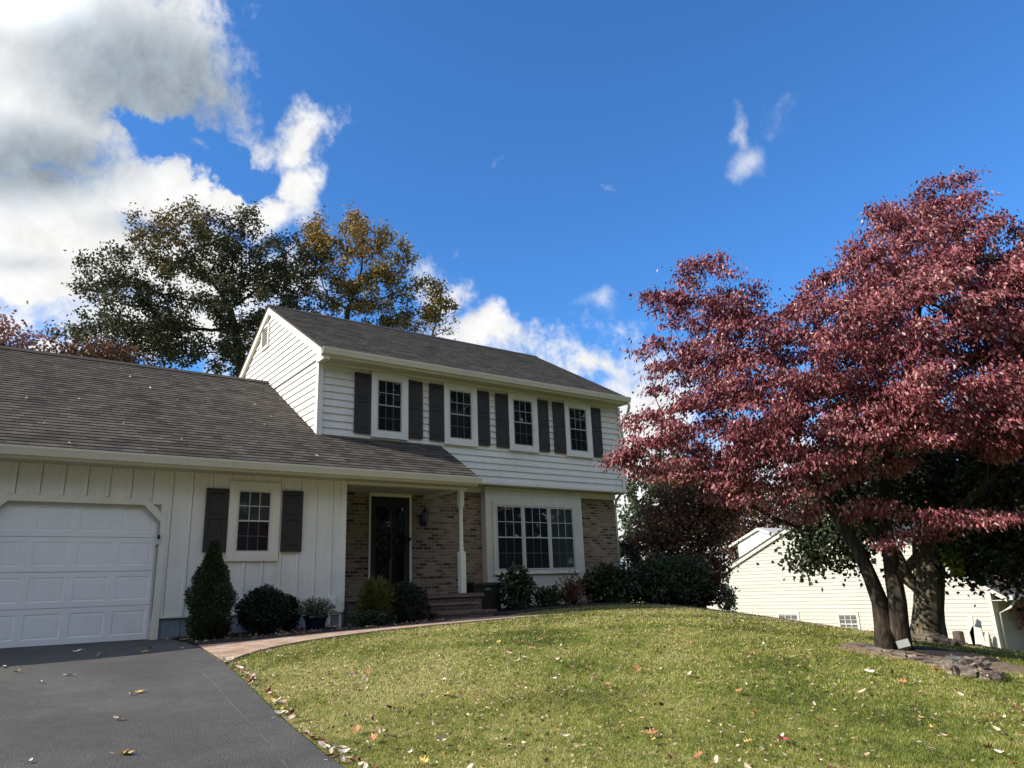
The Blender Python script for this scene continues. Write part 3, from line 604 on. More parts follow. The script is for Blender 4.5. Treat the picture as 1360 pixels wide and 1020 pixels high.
# gable end facing -X
RZ, EY, EZ = 7.83, 0.80, 5.60              # ridge height, eave y, eave top height
ms = (RZ-EZ)/(4.55-EY)
b = MB()
yl = lambda z: 7.9 if z < 5.4 else 4.55+(RZ-.10-z)/ms
yr = lambda z: YU if z < 5.4 else 4.55-(RZ-.10-z)/ms
lap_rows(b, (XU, 0, 0), (0, 1, 0), 3.3, 5.42, .158, lambda z: YU+.06, lambda z: 7.9, (-1, 0, 0)); lap_rows(b, (XU, 0, 0), (0, 1, 0), 3.3+.158*14, RZ-.12, .158, lambda z: max(4.55-(RZ-.13-z)/ms, .9), lambda z: min(4.55+(RZ-.13-z)/ms, 8.2), (-1, 0, 0))
b.poly([(XU+.01, YU, 3.2), (XU+.01, 7.9, 3.2), (XU+.01, 7.9, 5.45), (XU+.01, 4.55, RZ-.12), (XU+.01, YU, 5.45)])
b.build('gable_wall', M['siding'], house, merge=False)
# louvred vent
b = MB(); vy0, vy1, vz0, vz1 = 4.58, 5.12, 6.76, 7.40
for s_ in (0,): framex = [(vy0,vz0),(vy0,vz1),(vy1,vz1),(vy1,vz0),(vy0,vz0)]; inn_ = [(vy0+.06,vz0+.06),(vy0+.06,vz1-.06),(vy1-.06,vz1-.06),(vy1-.06,vz0+.06),(vy0+.06,vz0+.06)]
for i in range(4):
    a, c, d, e = inn_[i], inn_[i+1], framex[i], framex[i+1]; X0 = XU-.06
    b.quad((X0,*d),(X0,*e),(X0,*c),(X0,*a)); b.quad((X0,*a),(X0,*c),(XU,*c),(XU,*a)); b.quad((X0,*e),(X0,*d),(XU,*d),(XU,*e))
vo = b.build('gable_vent', M['siding'], house)
b = MB(); b.quad((XU-.034,vy0+.06,vz0+.06),(XU-.034,vy1-.06,vz0+.06),(XU-.034,vy1-.06,vz1-.06),(XU-.034,vy0+.06,vz1-.06)); b.build('vent_screen', M['dark_grey'], vo)
b = MB()
for i in range(9):
    z = vz0+.075+i*.055; b.quad((XU-.056,vy0+.06,z),(XU-.056,vy1-.06,z),(XU-.036,vy1-.06,z+.035),(XU-.036,vy0+.06,z+.035))
b.build('louvre', M['vent'], vo, merge=False)
# rake boards on the gable
b = MB(); ro = XU-.10
for sgn in (-1, 1):
    ye = 4.55+sgn*(4.55-EY); ze = EZ
    p = [(4.55, RZ-.02), (ye, ze-.02), (ye, ze-.20), (4.55, RZ-.21)]
    b.prism_x([(q[0], q[1]) for q in (p if sgn < 0 else p[::-1])], ro, XU-.02)
b.build('rake_board', M['trim'], house)
MB().prism_x([(EY-.02,EZ-.02),(EY-.02,EZ-.22),(YU-.04,EZ-.22),(YU-.04,EZ+.16)], ro+.003, XU+.05).build('eave_return', M['trim'], house)

def roof(name, x0f, x1f, ye, ze, yr_, zr, m, lift=.02, parent=house, course=.145, back=True, dirx=True):
    """shingle courses from the eave (ye, ze) to the ridge; x0f/x1f give the left and right ends at fraction t up the slope"""
    b = MB(); Ls = math.hypot(yr_-ye, zr-ze); n = int(round(Ls/course)); ny_, nz_ = -(zr-ze)/Ls*(1 if yr_ > ye else -1), abs(yr_-ye)/Ls
    nrm = np.array([0, -(zr-ze)/Ls*math.copysign(1, yr_-ye), abs(yr_-ye)/Ls])
    pt = lambda x, t, o: (x, ye+(yr_-ye)*t+nrm[1]*o, ze+(zr-ze)*t+nrm[2]*o)
    for i in range(n):
        t0, t1 = i/n, (i+1)/n; a0, a1, c0, c1 = x0f(t0), x1f(t0), x0f(t1), x1f(t1); o0, o1 = lift+.011, lift
        if a1-a0 < .01: continue
        seg = max(1, int((a1-a0)/1.2)); 
        for s_ in range(seg):
            u0, u1 = s_/seg, (s_+1)/seg; A, B = a0+(a1-a0)*u0, a0+(a1-a0)*u1; C_, D = c0+(c1-c0)*u1, c0+(c1-c0)*u0
            b.quad(pt(A,t0,o0), pt(B,t0,o0), pt(C_,t1,o1), pt(D,t1,o1), uv=[(A, i*.145+.002), (B, i*.145+.002), (C_, i*.145+.143), (D, i*.145+.143)])
            b.quad(pt(A,t0,o0-.012), pt(B,t0,o0-.012), pt(B,t0,o0), pt(A,t0,o0), uv=[(A, i*.145), (B, i*.145), (B, i*.145+.003), (A, i*.145+.003)])
    th = -.03
    L0, R0, L1, R1 = pt(x0f(0),0,th), pt(x1f(0),0,th), pt(x0f(1),1,th), pt(x1f(1),1,th); l0, r0, l1, r1 = pt(x0f(0),0,lift), pt(x1f(0),0,lift), pt(x0f(1),1,lift), pt(x1f(1),1,lift)
    for q in ((L0,R0,r0,l0), (R0,R1,r1,r0), (L1,L0,l0,l1), (L1,R1,R0,L0), (R1,L1,l1,r1)): b.quad(*q, uv=[(0,0),(.1,0),(.1,.1),(0,.1)])
    return b.build(name, m, parent)
roof('main_roof', lambda t: 3.02, lambda t: 11.98-.2*t, EY-.03, EZ+.0, 4.55, RZ, M['shingle'])
roof('main_roof', lambda t: 3.02, lambda t: 11.98-.2*t, 8.30, EZ, 4.55, RZ, M['shingle'])
b = MB(); b.prism_x([(4.40,RZ-.045),(4.55,RZ+.055),(4.70,RZ-.045),(4.55,RZ+.02)], 3.0, 11.78); b.build('ridge_cap', M['shingle'], house)
# garage and porch roof: one plane; right of the gable wall it dies into the upper wall
GE, GZ_ = -.43, 2.875; gr = 5.78; tpo = (YU-GE)/(4.55-GE)
def gx1(t):
    if t <= tpo: return 6.05
    return XU-.02
roof('garage_roof', lambda t: GX0-.3, lambda t: XU-.022, GE, GZ_, 4.55, gr, M['shingle'])
roof('garage_roof', lambda t: GX0-.3, lambda t: XU-.022, 9.55, GZ_, 4.55, gr, M['shingle'])
zt = GZ_+(gr-GZ_)*tpo
roof('porch_roof', lambda t: XU-.0215, lambda t: 6.05+.05*t, GE, GZ_, YU-.02, zt-.012, M['shingle'])
b = MB(); b.prism_x([(4.38,gr-.05),(4.55,gr+.055),(4.72,gr-.05),(4.55,gr+.02)], GX0-.32, XU-.02); b.build('ridge_cap', M['shingle'], house)
def gutter(x0, x1, y, zt_, w=.12, h=.135):
    # K-style trough, front at y, top at zt_
    pr = [(y+.03,zt_-h),(y+w,zt_-h),(y+w,zt_-.012),(y+w-.01,zt_-.012),(y+w-.01,zt_-h+.01),(y+.04,zt_-h+.01),(y+.008,zt_-.03),(y+.008,zt_-.008),(y-.004,zt_),(y-.004,zt_-.03),(y+.012,zt_-.075)]
    return MB().prism_x(pr, x0, x1).build('gutter', M['gutter'], house)
gutter(GX0-.3, 6.07, -.56, 2.865); gutter(2.985, 12.0, .68, 5.615)
b = MB(); b.box(GX0, 6.03, -.44, -.415, 2.69, 2.86); b.box(2.99, XR+.02, .80, .825, 5.43, 5.60); b.build('fascia', M['trim'], house)
b = MB(); b.box(GX0, 6.03, -.412, -.001, 2.70, 2.72); b.box(3.05, XR+.0, .828, YU-.001, 5.44, 5.455); b.build('soffit', M['soffit'], house)
# end triangle of the porch roof
MB().prism_x([(-.41,2.72),(-.41,2.84),(YU-.04,3.76),(YU-.04,2.72)], 5.94, 5.99).build('porch_gable', M['siding'], house)
# downspout at the right corner
b = MB(); b.tube([(11.93,.74,5.50),(11.98,.76,5.36),(12.05,.92,5.18),(12.06,1.10,5.06),(12.05,1.20,4.9),(12.05,1.20,3.2),(12.03,1.6,2.85),(12.02,1.66,2.6),(12.02,1.66,.15)], .042, 8).build('downspout', M['gutter'], house, smooth=True)
# ground floor, brick
b = MB()
def bq(x0, x1, z0, z1, y=YB): b.quad((x0,y,z0),(x1,y,z0),(x1,y,z1),(x0,y,z1), uv=[(x0,z0),(x1,z0),(x1,z1),(x0,z1)])
bq(3.27, 4.52, -.3, 3.0); bq(5.55, 11.95, -.3, 3.0); bq(4.52, 5.55, 2.86, 3.0); bq(4.52, 5.55, -.3, .5)
b.quad((11.95,YB,-.3),(11.95,7.9,-.3),(11.95,7.9,3.0),(11.95,YB,3.0), uv=[(0,0),(6.3,0),(6.3,3.3),(0,3.3)])
b.build('brick_wall', M['brick'], house)
MB().box(6.05, XR-.0, YB-.03, YB-.001, 2.86, 3.018).build('frieze_board', M['trim'], house)
MB().box(XU, XR, YU, YB+.1, 3.0, 3.018).build('overhang_soffit', M['soffit'], house)
# bay with the triple window
BX0, BX1, BY = 7.475, 10.54, 1.40
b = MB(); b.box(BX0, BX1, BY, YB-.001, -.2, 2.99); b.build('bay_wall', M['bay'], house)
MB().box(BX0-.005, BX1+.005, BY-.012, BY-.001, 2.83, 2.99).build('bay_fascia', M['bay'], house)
wx0, wx1, wz0, wz1 = 7.66, 10.31, .915, 2.66
b = MB(); framering(b, [(wx0+.10,wz0+.10),(wx0+.10,wz1-.10),(wx1-.10,wz1-.10),(wx1-.10,wz0+.10),(wx0+.10,wz0+.10)], [(wx0,wz0),(wx0,wz1),(wx1,wz1),(wx1,wz0),(wx0,wz0)], BY-.035, BY)
u = (wx1-wx0-.2-.08)/3
xs_ = [wx0+.10+i*(u+.04) for i in range(3)]
for i in (0, 1): b.box(xs_[i]+u, xs_[i+1], BY-.033, BY, wz0+.10, wz1-.10)
b.box(wx0-.02, wx1+.02, BY-.06, BY-.036, wz0-.0, wz0+.03)
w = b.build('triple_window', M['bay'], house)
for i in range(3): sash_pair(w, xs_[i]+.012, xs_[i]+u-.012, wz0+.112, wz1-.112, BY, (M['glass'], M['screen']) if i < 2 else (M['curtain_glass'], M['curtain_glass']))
# front door behind a full glass storm door
b = MB(); b.box(4.52, 4.56, YB-.02, YB+.12, .5, 2.74); b.box(5.51, 5.56, YB-.03, YB+.12, .5, 2.74); b.box(4.56, 5.51, YB-.03, YB+.12, 2.66, 2.86); b.build('door_surround', M['trim'], house)
b = MB(); framering(b, [(4.68,.72),(4.68,2.44),(5.38,2.44),(5.38,.72),(4.68,.72)], [(4.56,.53),(4.56,2.66),(5.51,2.66),(5.51,.53),(4.56,.53)], YB-.01, YB+.05)
sd = b.build('storm_door', M['navy'], house)
MB().quad((4.68,YB+.02,.72),(5.38,YB+.02,.72),(5.38,YB+.02,2.44),(4.68,YB+.02,2.44)).build('door_pane', M['door_glass'], sd)
b = MB(); b.box(5.41, 5.45, YB-.05, YB-.011, 1.62, 1.80); b.tube([(5.43,YB-.05,1.70),(5.43,YB-.08,1.70),(5.34,YB-.08,1.70)], .012, 6); b.build('door_handle', M['black'], sd)
MB().lathe(5.50, YB-.05, [(.001,1.70),(.03,1.70),(.035,1.73),(.03,1.77),(.001,1.77)], 10).build('door_bell', M['black'], house)
# wall lantern
lx, ly = 5.84, YB
b = MB(); b.box(lx-.06, lx+.06, ly-.02, ly-.001, 2.07, 2.30); b.tube([(lx,ly-.02,2.24),(lx,ly-.09,2.30),(lx,ly-.15,2.28)], .014, 6)
b.lathe(lx, ly-.15, [(.03,2.09),(.075,2.10),(.08,2.12)], 6); b.lathe(lx, ly-.15, [(.10,2.315),(.085,2.34),(.04,2.40),(.018,2.42)], 6); b.lathe(lx, ly-.15, [(.04,2.02),(.05,2.05),(.03,2.09)], 8)
for j in range(6): a = 2*PI*j/6; b.tube([(lx+.07*math.cos(a), ly-.15+.07*math.sin(a), 2.12), (lx+.088*math.cos(a), ly-.15+.088*math.sin(a), 2.315)], .006, 4)
la = b.build('wall_lantern', M['black'], house)
MB().lathe(lx, ly-.15, [(.06,2.121),(.078,2.314)], 6).build('lantern_glass', M['lamp_glass'], la)
MB().lathe(lx, ly-.15, [(.006,2.42),(.028,2.44),(.03,2.46),(.012,2.49),(.002,2.52)], 8).build('finial', M['copper'], la)
# porch: beam, ceiling, turned post, floor and steps
b = MB(); b.box(3.28, 6.02, -.02, .16, 2.655, 2.78); b.build('porch_beam', M['trim'], house)
b = MB(); b.box(3.28, 5.99, .17, YB-.002, 2.735, 2.75); b.build('porch_ceiling', M['soffit'], house)
MB().prism_x([(.165,2.66),(YB-.03,2.66),(YB-.03,2.73),(.165,2.73)], 5.86, 5.98).build('porch_beam', M['trim'], house)
px_, py_ = 5.92, .07
b = MB(); hw = .062; b.box(px_-hw, px_+hw, py_-hw, py_+hw, .53, 1.37); b.box(px_-.055, px_+.055, py_-.055, py_+.055, 2.32, 2.654)
b.lathe(px_, py_, [(.060,1.37),(.045,1.385),(.040,1.40),(.052,1.43),(.052,1.45),(.038,1.47),(.044,1.53),(.050,1.56),(.036,1.585),(.042,1.62),(.041,2.16),(.036,2.17),(.048,2.19),(.048,2.21),(.036,2.225),(.042,2.26),(.052,2.29),(.055,2.319)], 14)
b.build('porch_post', M['trim'], house)
b = MB(); b.box(3.30, 6.34, -.12, YB-.002, .455, .53, True)
b.build('porch_cap', M['step'], house)
b = MB(); b.box(3.34, 6.30, -.07, YB-.003, -.2, .454, True); b.build('porch_base', M['step'], house)
def tread(x0, x1, y0, y1, z1, zb):
    b = MB(); b.box(x0, x1, y0, y1, z1-.055, z1, True); b.box(x0+.03, x1-.03, y0+.035, y1-.001, zb, z1-.056, True); return b.build('step', M['step'], house)
tread(4.85, 5.98, -.46, -.121, .365, -.1); tread(4.8, 6.16, -.80, -.461, .20, -.15)

# ------------------------------------------------------------------ vegetation tools
def unit(v): return v/np.maximum(np.linalg.norm(v, axis=-1, keepdims=True), 1e-9)
def leaf_cloud(P, D, L, Wd, tone, name, m, parent, fold=0.35, curl=0.25):
    """P base points, D leaf axis, L lengths, Wd widths; each leaf is a folded, bent blade of 4 triangles"""
    n = len(P); D = unit(D); R_ = rng.normal(size=(n, 3)); Sd = unit(np.cross(D, R_)); Nn = np.cross(Sd, D)
    L = np.broadcast_to(np.asarray(L, float), n)[:, None]; Wd = np.broadcast_to(np.asarray(Wd, float), n)[:, None]
    mid = P+D*L*.45-Nn*Wd*fold; tip = P+D*L+Nn*L*curl*rng.uniform(-1, 1, (n, 1))
    a = P+D*L*.42+Sd*Wd*.5; c = P+D*L*.42-Sd*Wd*.5
    Vv = np.stack([P, a, tip, c, mid], 1).reshape(-1, 3); o = np.arange(n)[:, None]*5
    T = np.array([[0, 1, 4], [1, 2, 4], [2, 3, 4], [3, 0, 4]]); Fv = (o[:, :, None]+T[None]).reshape(-1, 3)
    return np_mesh(name, Vv, Fv, m, parent, np.repeat(tone, 4))
def ellip(n, c, r, shell=0.0):
    u = unit(rng.normal(size=(n, 3))); k = rng.uniform(shell**3, 1, (n, 1))**(1/3); return np.array(c)+u*k*np.array(r)
def grow(seeds, att, step, infl, kill, iters=120, sag=0.0):
    """space colonisation; seeds: polylines [(points, radii, parent_index or None)]"""
    N = []; par = []; fixr = []
    for pts, rad, start in seeds:
        prev = start
        for p, r_ in zip(pts, rad): N.append(np.array(p, float)); par.append(prev if prev is not None else -1); fixr.append(r_); prev = len(N)-1
    N = list(N); att = np.array(att); best = np.full(len(att), 1e9); bi = np.zeros(len(att), int); alive = np.ones(len(att), bool)
    def upd(i0):
        nonlocal best, bi
        for i in range(i0, len(N)):
            d = np.linalg.norm(att-N[i], axis=1); k = d < best; best[k] = d[k]; bi[k] = i
    upd(0); seen = best.copy(); tries = np.zeros(len(att), int)
    for it in range(iters):
        better = best < seen-.02; tries = np.where(better, 0, tries+1); seen = np.minimum(seen, best); alive &= (tries < 5) | (best >= infl)
        act = alive & (best < infl)
        if not act.any(): break
        i0 = len(N); ids = bi[act]; dirs = unit(att[act]-np.array(N)[ids]); acc = {}
        for i, d in zip(ids, dirs): acc[i] = acc.get(i, 0)+d
        for i, d in acc.items():
            d = d/max(np.linalg.norm(d), 1e-6)+rng.normal(0, .12, 3); 
            if par[i] >= 0: d = d+0.35*unit(N[i]-N[par[i]])
            d[2] -= sag; d = d/np.linalg.norm(d); N.append(N[i]+d*step); par.append(int(i)); fixr.append(0)
        upd(i0); alive &= best > kill
        if len(N) > 9000: break
    return np.array(N), np.array(par), np.array(fixr)
def tree_mesh(name, N, par, fixr, R0, rtip, m, parent, rmin=0.0, tortuous=0.0):
    n = len(N); cnt = np.zeros(n); nch = np.zeros(n, int)
    for i in range(n):
        if par[i] >= 0: nch[par[i]] += 1
    order = range(n-1, -1, -1); cnt[nch == 0] = 1
    for i in order:
        if par[i] >= 0: cnt[par[i]] += cnt[i]
    e = math.log(cnt.max())/math.log(R0/rtip); rad = rtip*cnt**(1/e); rad = np.maximum(rad, fixr)
    for i in range(n):                                   # never thicker than the parent
        if par[i] >= 0: rad[i] = min(rad[i], rad[par[i]])
    main = {}
    for i in range(n):
        p = par[i]
        if p >= 0 and (p not in main or rad[i] > rad[main[p]]): main[p] = i
    def frame(d):
        ref = np.array([.31, .9, .12]) if abs(d[1]) < .93 else np.array([.9, .2, .3]); a = np.cross(d, ref); a /= np.linalg.norm(a); return a, np.cross(d, a)
    dirs = np.zeros((n, 3))
    for i in range(n):
        dirs[i] = unit(N[i]-N[par[i]]) if par[i] >= 0 else (unit(N[main[i]]-N[i]) if i in main else (0, 0, 1))
    nd = dirs.copy()
    for p, i in main.items(): nd[p] = unit(dirs[p]+dirs[i])
    Vv = []; Fv = []
    def ring(c, d, r_, k, z=0):
        a, b_ = frame(d); i0 = len(Vv)
        for j in range(k):
            t = 2*PI*j/k; rr = r_*(1+(.10*math.sin(3*t+c[2]*2.1)+.06*math.sin(5*t+1+c[2]*3.7) if r_ > .05 else 0)); Vv.append(c+(a*math.cos(t)+b_*math.sin(t))*rr)
        return i0
    cache = {}
    for i in range(n):
        p = par[i]
        if p < 0 or rad[i] < rmin: continue
        k = 14 if rad[p] > .12 else 8 if rad[p] > .04 else 5 if rad[p] > .015 else 3
        if main.get(p) == i:
            if (p, k) not in cache: cache[(p, k)] = ring(N[p], nd[p], rad[p], k)
            s = cache[(p, k)]
        else: s = ring(N[p], dirs[i], min(rad[i]*1.15, rad[p]), k)
        if (i, k) not in cache: cache[(i, k)] = ring(N[i], nd[i], rad[i], k)
        t = cache[(i, k)]
        for j in range(k): Fv.append((s+j, s+(j+1) % k, t+(j+1) % k, t+j))
    o = np_mesh(name, np.array(Vv), np.array(Fv), m, parent, smooth=True); return rad, nch
def crown_points(lobes, n):
    """lobes: (px, py, rpx, rpy, d, rdepth): ellipsoids standing at distance d from the camera"""
    vol = np.array([l[2]*l[3]*l[5] for l in lobes], float); vol = vol**.62; vol /= vol.sum(); out = []
    for l, v in zip(lobes, vol):
        px, py, a, b_, d, rd = l; c = at_dist(px, py, d); vr = ray(px, py); hd = np.array([vr[0], vr[1], 0]); hd /= np.linalg.norm(hd); side = np.array([hd[1], -hd[0], 0])
        mpp = d/math.hypot(vr[0], vr[1])/FPX
        u_ = unit(rng.normal(size=(max(2, int(n*v)), 3)))*rng.uniform(.05, 1, (max(2, int(n*v)), 1))**(1/2.4)
        out.append(c+u_[:, :1]*side*a*mpp+u_[:, 1:2]*hd*rd+u_[:, 2:]*np.array([0, 0, 1.0])*b_*mpp)
    return np.concatenate(out)

# ------------------------------------------------------------------ red dogwood
def ground_at(px, py, d): p = at_dist(px, py, d); return np.array([p[0], p[1], h1(p[0], p[1])])
rb = ground_at(1186, 864, 10.0); 
red = empty('dogwood_tree'); tag(red, 'large dogwood covered in drooping dark red leaves, twin trunks rising from a stony bed', 'tree')
P_ = lambda x, y, d: tuple(at_dist(x, y, d))
seeds = [([tuple(rb+np.array([-.09,.05,-.12])), tuple(rb+np.array([-.09,.04,.02])), P_(1172,830,10), P_(1167,800,10), P_(1155,768,9.98), P_(1140,732,9.95), P_(1119,698,9.9), P_(1098,665,9.85), P_(1078,630,9.9), P_(1060,590,9.95), P_(1045,545,10)], [.14,.115,.10,.094,.082,.076,.07,.06,.05,.04,.03], None),
         ([tuple(rb+np.array([.10,-.06,-.12])), tuple(rb+np.array([.09,-.06,.02])), P_(1193,830,10.0), P_(1190,800,10.02), P_(1185,768,10.05), P_(1181,732,10.1), P_(1176,690,10.2), P_(1174,640,10.3), P_(1182,590,10.4), P_(1195,540,10.4), P_(1210,480,10.4), P_(1220,400,10.4)], [.15,.12,.105,.10,.095,.08,.062,.055,.045,.04,.03,.022], None)]
nA_ = len(seeds[0][0])
seeds.append(([P_(1208,750,10.1), P_(1232,724,10.2), P_(1262,690,10.4), P_(1300,650,10.6), P_(1340,610,10.8)], [.06,.055,.05,.04,.03], nA_+4))
seeds.append(([P_(1150,690,10.1), P_(1120,640,10.1), P_(1085,600,10.1), P_(1030,600,10.0)], [.05,.04,.03,.025], nA_+5))
seeds.append(([P_(1060,700,9.7), P_(1030,690,9.5), P_(1000,672,9.3), P_(965,655,9.2)], [.025,.022,.018,.015], 7))
lobes = [(1200,470,190,120,10,1.9),(1080,500,150,90,9.6,1.4),(1215,330,95,60,10.2,1.2),(1212,285,80,38,10.3,.7),(1255,262,42,22,10.4,.4),(1175,400,130,60,10,1.5),(1330,400,110,95,10.4,1.6),(1320,320,80,45,10.5,.9),(1420,450,130,160,10.6,1.8),
         (935,400,72,42,9.5,.7),(945,352,45,22,9.5,.35),(975,410,45,40,9.6,.6),(880,395,35,14,9.4,.3),(865,468,45,18,9.4,.35),(905,480,60,35,9.5,.6),(960,470,80,50,9.6,.8),(865,540,36,22,9.3,.4),(870,590,50,30,9.3,.5),(835,612,32,18,9.2,.35),(920,560,80,50,9.4,.8),(905,625,70,25,9.3,.6),(1000,560,100,70,9.4,1.2),
         (1010,640,80,30,9.2,.8),(1070,620,90,40,9.2,.9),(1150,560,120,50,9.3,1.1),(1260,540,130,60,9.4,1.3),(1350,560,90,50,9.6,1.2),(1310,690,80,18,9.8,.6),(1235,682,50,15,9.7,.4),(1180,712,28,9,9.5,.2),(1178,732,18,7,9.5,.15),(1160,665,25,16,9.5,.25),(1070,655,40,18,9.2,.35),(1040,600,60,50,9.3,.8)]
att = crown_points(lobes, 3400)
N, par, fr = grow(seeds, att, .15, 3.0, .17, 160, .0)
rad, nch = tree_mesh('trunk', N, par, fr, .085, .003, M['bark_red'], red)
thin = np.where(rad < .011)[0]
# drooping leaves hang in small level sprays along the thin twigs
per = max(6, int(165000/len(thin))); q_ = N[thin]; gap = np.sin(q_[:, 0]*3.1+1.3*np.sin(q_[:, 2]*2.2))*np.sin(q_[:, 1]*2.7+q_[:, 2]*1.9)+.7*np.sin(q_[:, 2]*6.3+q_[:, 0]*1.7)*np.sin(q_[:, 0]*5.1-q_[:, 1]*4.3)
thin = thin[rng.uniform(size=len(thin)) < np.clip(.66+.42*gap, .10, .98)]; base = np.repeat(thin, int(per*1.40)); n = len(base)
Pp = N[base]+rng.normal(0, 1, (n, 3))*np.array([.10, .10, .034])
Dd = np.stack([rng.normal(0, .46, n), rng.normal(0, .46, n), -rng.normal(.90, .36, n)], 1); outw = unit(Pp-np.array([rb[0], rb[1], 2.4])); Dd += outw*np.array([.35, .35, .15])
ctone = rng.uniform(0, 1, len(N)); big_ = .5+.5*np.sin(N[base][:, 0]*1.9+N[base][:, 2]*1.3)*np.sin(N[base][:, 2]*2.3-N[base][:, 1]*1.7+1); tone = np.clip(rng.beta(1.8, 2.0, n)*.72+ctone[base]*.18+(big_-.36)*.22, 0, .999)
tone = np.where(rng.uniform(size=n) < .035, rng.uniform(.88, 1, n), tone)  # a few pale leaves: light undersides, plus leaf sheen painted as colour
leaf_cloud(Pp, Dd, rng.uniform(.034, .078, n), rng.uniform(.017, .038, n), tone, 'crown', M['leaf_red'], red, .3, .35)

# ------------------------------------------------------------------ green maple behind it
mb = ground_at(1234, 852, 13.0)
maple = empty('maple_tree'); tag(maple, 'dark green maple with one thick trunk behind the red dogwood', 'tree')
P_ = lambda x, y, d: tuple(at_dist(x, y, d))
seeds = [([tuple(mb+np.array([0,0,-.2])), tuple(mb+np.array([0,0,.05])), P_(1232,825,13), P_(1232,790,13), P_(1232,755,13), P_(1232,725,13), P_(1232,690,13.1), P_(1230,640,13.2), P_(1228,580,13.3)], [.30,.245,.21,.20,.215,.20,.15,.12,.09], None)]
seeds.append(([P_(1206,770,12.9), P_(1190,735,12.8), P_(1160,700,12.7), P_(1120,690,12.5)], [.09,.08,.065,.05], 3))
seeds.append(([P_(1255,705,12.9), P_(1285,672,12.8), P_(1320,650,12.7), P_(1370,640,12.7)], [.11,.09,.07,.05], 5))
lobes = [(1095,728,50,34,12.6,1.0),(1120,690,70,40,12.7,1.2),(1170,640,90,50,13,1.4),(1110,640,60,40,12.8,1.1),(1310,715,60,50,12.8,1.2),(1350,740,60,45,12.8,1.1),(1290,755,26,22,12.8,.5),(1320,650,110,50,13,1.6),(1230,600,130,60,13.4,1.8),(1400,690,90,80,13,1.5),(1380,600,120,60,13.4,1.7),(1250,640,80,40,13.2,1.3)]
att = crown_points(lobes, 1500)
N, par, fr = grow(seeds, att, .20, 3.5, .24, 120)
rad, nch = tree_mesh('trunk', N, par, fr, .16, .004, M['bark_maple'], maple)
thin = np.where(rad < .02)[0]; per = max(5, int(36000/len(thin))); base = np.repeat(thin, per); n = len(base)
Pp = N[base]+rng.normal(0, .14, (n, 3)); Dd = rng.normal(0, .7, (n, 3))+np.array([0, 0, -.5])
leaf_cloud(Pp, Dd, rng.uniform(.055, .095, n), rng.uniform(.045, .08, n), np.clip(rng.beta(2, 3, n), 0, 1), 'crown', M['leaf_maple'], maple)
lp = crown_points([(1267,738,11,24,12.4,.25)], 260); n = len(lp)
leaf_cloud(lp, rng.normal(0, .7, (n, 3))+np.array([0, 0, -.5]), .11, .085, rng.uniform(0, 1, n), 'lit_leaf_spray', M['leaf_maple_lit'], maple)

# ------------------------------------------------------------------ trees behind the house
def far_tree(name, label, base, topseed, lobes, natt, step, kill, R0, leafn, leafm, bark, lsize, tonef, trunk_r, thinmax=.05, infl=6.0, spread=.25, bare=0.0):
    t = empty(name); tag(t, label, 'tree'); att = crown_points(lobes, natt)
    pts = [tuple(base)]+[tuple(p) for p in topseed]; rr = np.linspace(trunk_r, trunk_r*.5, len(pts))
    N, par, fr = grow([(pts, rr, None)], att, step, infl, kill, 120)
    rad, nch = tree_mesh('trunk', N, par, fr, R0, .008, bark, t)
    thin = np.where((rad < thinmax))[0]; 
    if bare: thin = thin[rng.uniform(size=len(thin)) > bare]
    per = max(1, int(leafn/max(1, len(thin)))); base_ = np.repeat(thin, per); n = len(base_)
    Pp = N[base_]+rng.normal(0, spread, (n, 3)); Dd = rng.normal(0, .7, (n, 3))+np.array([0, 0, -.3])
    tone = tonef(N, base_, n)
    leaf_cloud(Pp, Dd, rng.uniform(lsize*.7, lsize*1.3, n), rng.uniform(lsize*.4, lsize*.8, n), tone, 'crown', leafm, t); return t
D1 = 42.0; ob = at_dist(322, 560, D1); ob[2] = h1(ob[0], ob[1])
lob = [(225,330,60,50,D1,2.5),(215,300,45,25,D1,1.5),(150,375,55,40,D1,2.2),(180,420,80,45,D1,2.6),(110,430,38,18,D1,1.2),(85,440,22,10,D1,.8),(300,340,55,50,D1,2.5),(330,315,45,35,D1,2),(300,400,90,60,D1,3),(370,360,50,50,D1,2.4),(250,450,100,40,D1,2.6),(320,470,60,40,D1,2.4),(130,350,40,20,D1,1.2),(265,290,28,22,D1,1.2),(390,410,50,50,D1,2.6),(405,350,40,45,D1,2.4),(140,440,60,25,D1,2.4),(200,460,90,30,D1,2.6)]
def oak_tone(N, b_, n):
    top = at_dist(225, 310, D1); d = np.linalg.norm(N[b_]-top, axis=1); hot = np.clip(1-d/4.3, 0, 1); return np.clip(rng.beta(2, 2.8, n)*.80+hot*.42, 0, 1)
far_tree('oak_tree', 'big dark green oak with rusty top leaves behind the garage roof', ob, [at_dist(322,500,D1), at_dist(318,465,D1), at_dist(312,440,D1), at_dist(305,410,D1)], lob, 1900, .42, .62, .27, 37000, M['leaf_oak'], M['bark_dark'], .19, oak_tone, .32, bare=.42, spread=.23, infl=8)
D2 = 42.0; gb = at_dist(452, 560, D2); gb[2] = h1(gb[0], gb[1])
lob = [(455,310,50,26,D2,1.8),(490,320,45,30,D2,2),(520,350,35,30,D2,1.6),(480,370,60,40,D2,2.2),(550,380,32,28,D2,1.4),(420,330,26,40,D2,1.4),(560,420,26,28,D2,1.2),(440,390,40,30,D2,1.8),(510,410,50,30,D2,1.6),(425,300,30,22,D2,1.6),(585,400,20,22,D2,1.2),(540,420,45,26,D2,1.8)]
def gold_tone(N, b_, n): 
    hz = N[b_][:, 2]; q = np.clip((hz-13)/7.5, 0, 1); return np.clip(rng.beta(2, 2.4, n)*.74+q*.36, 0, 1)
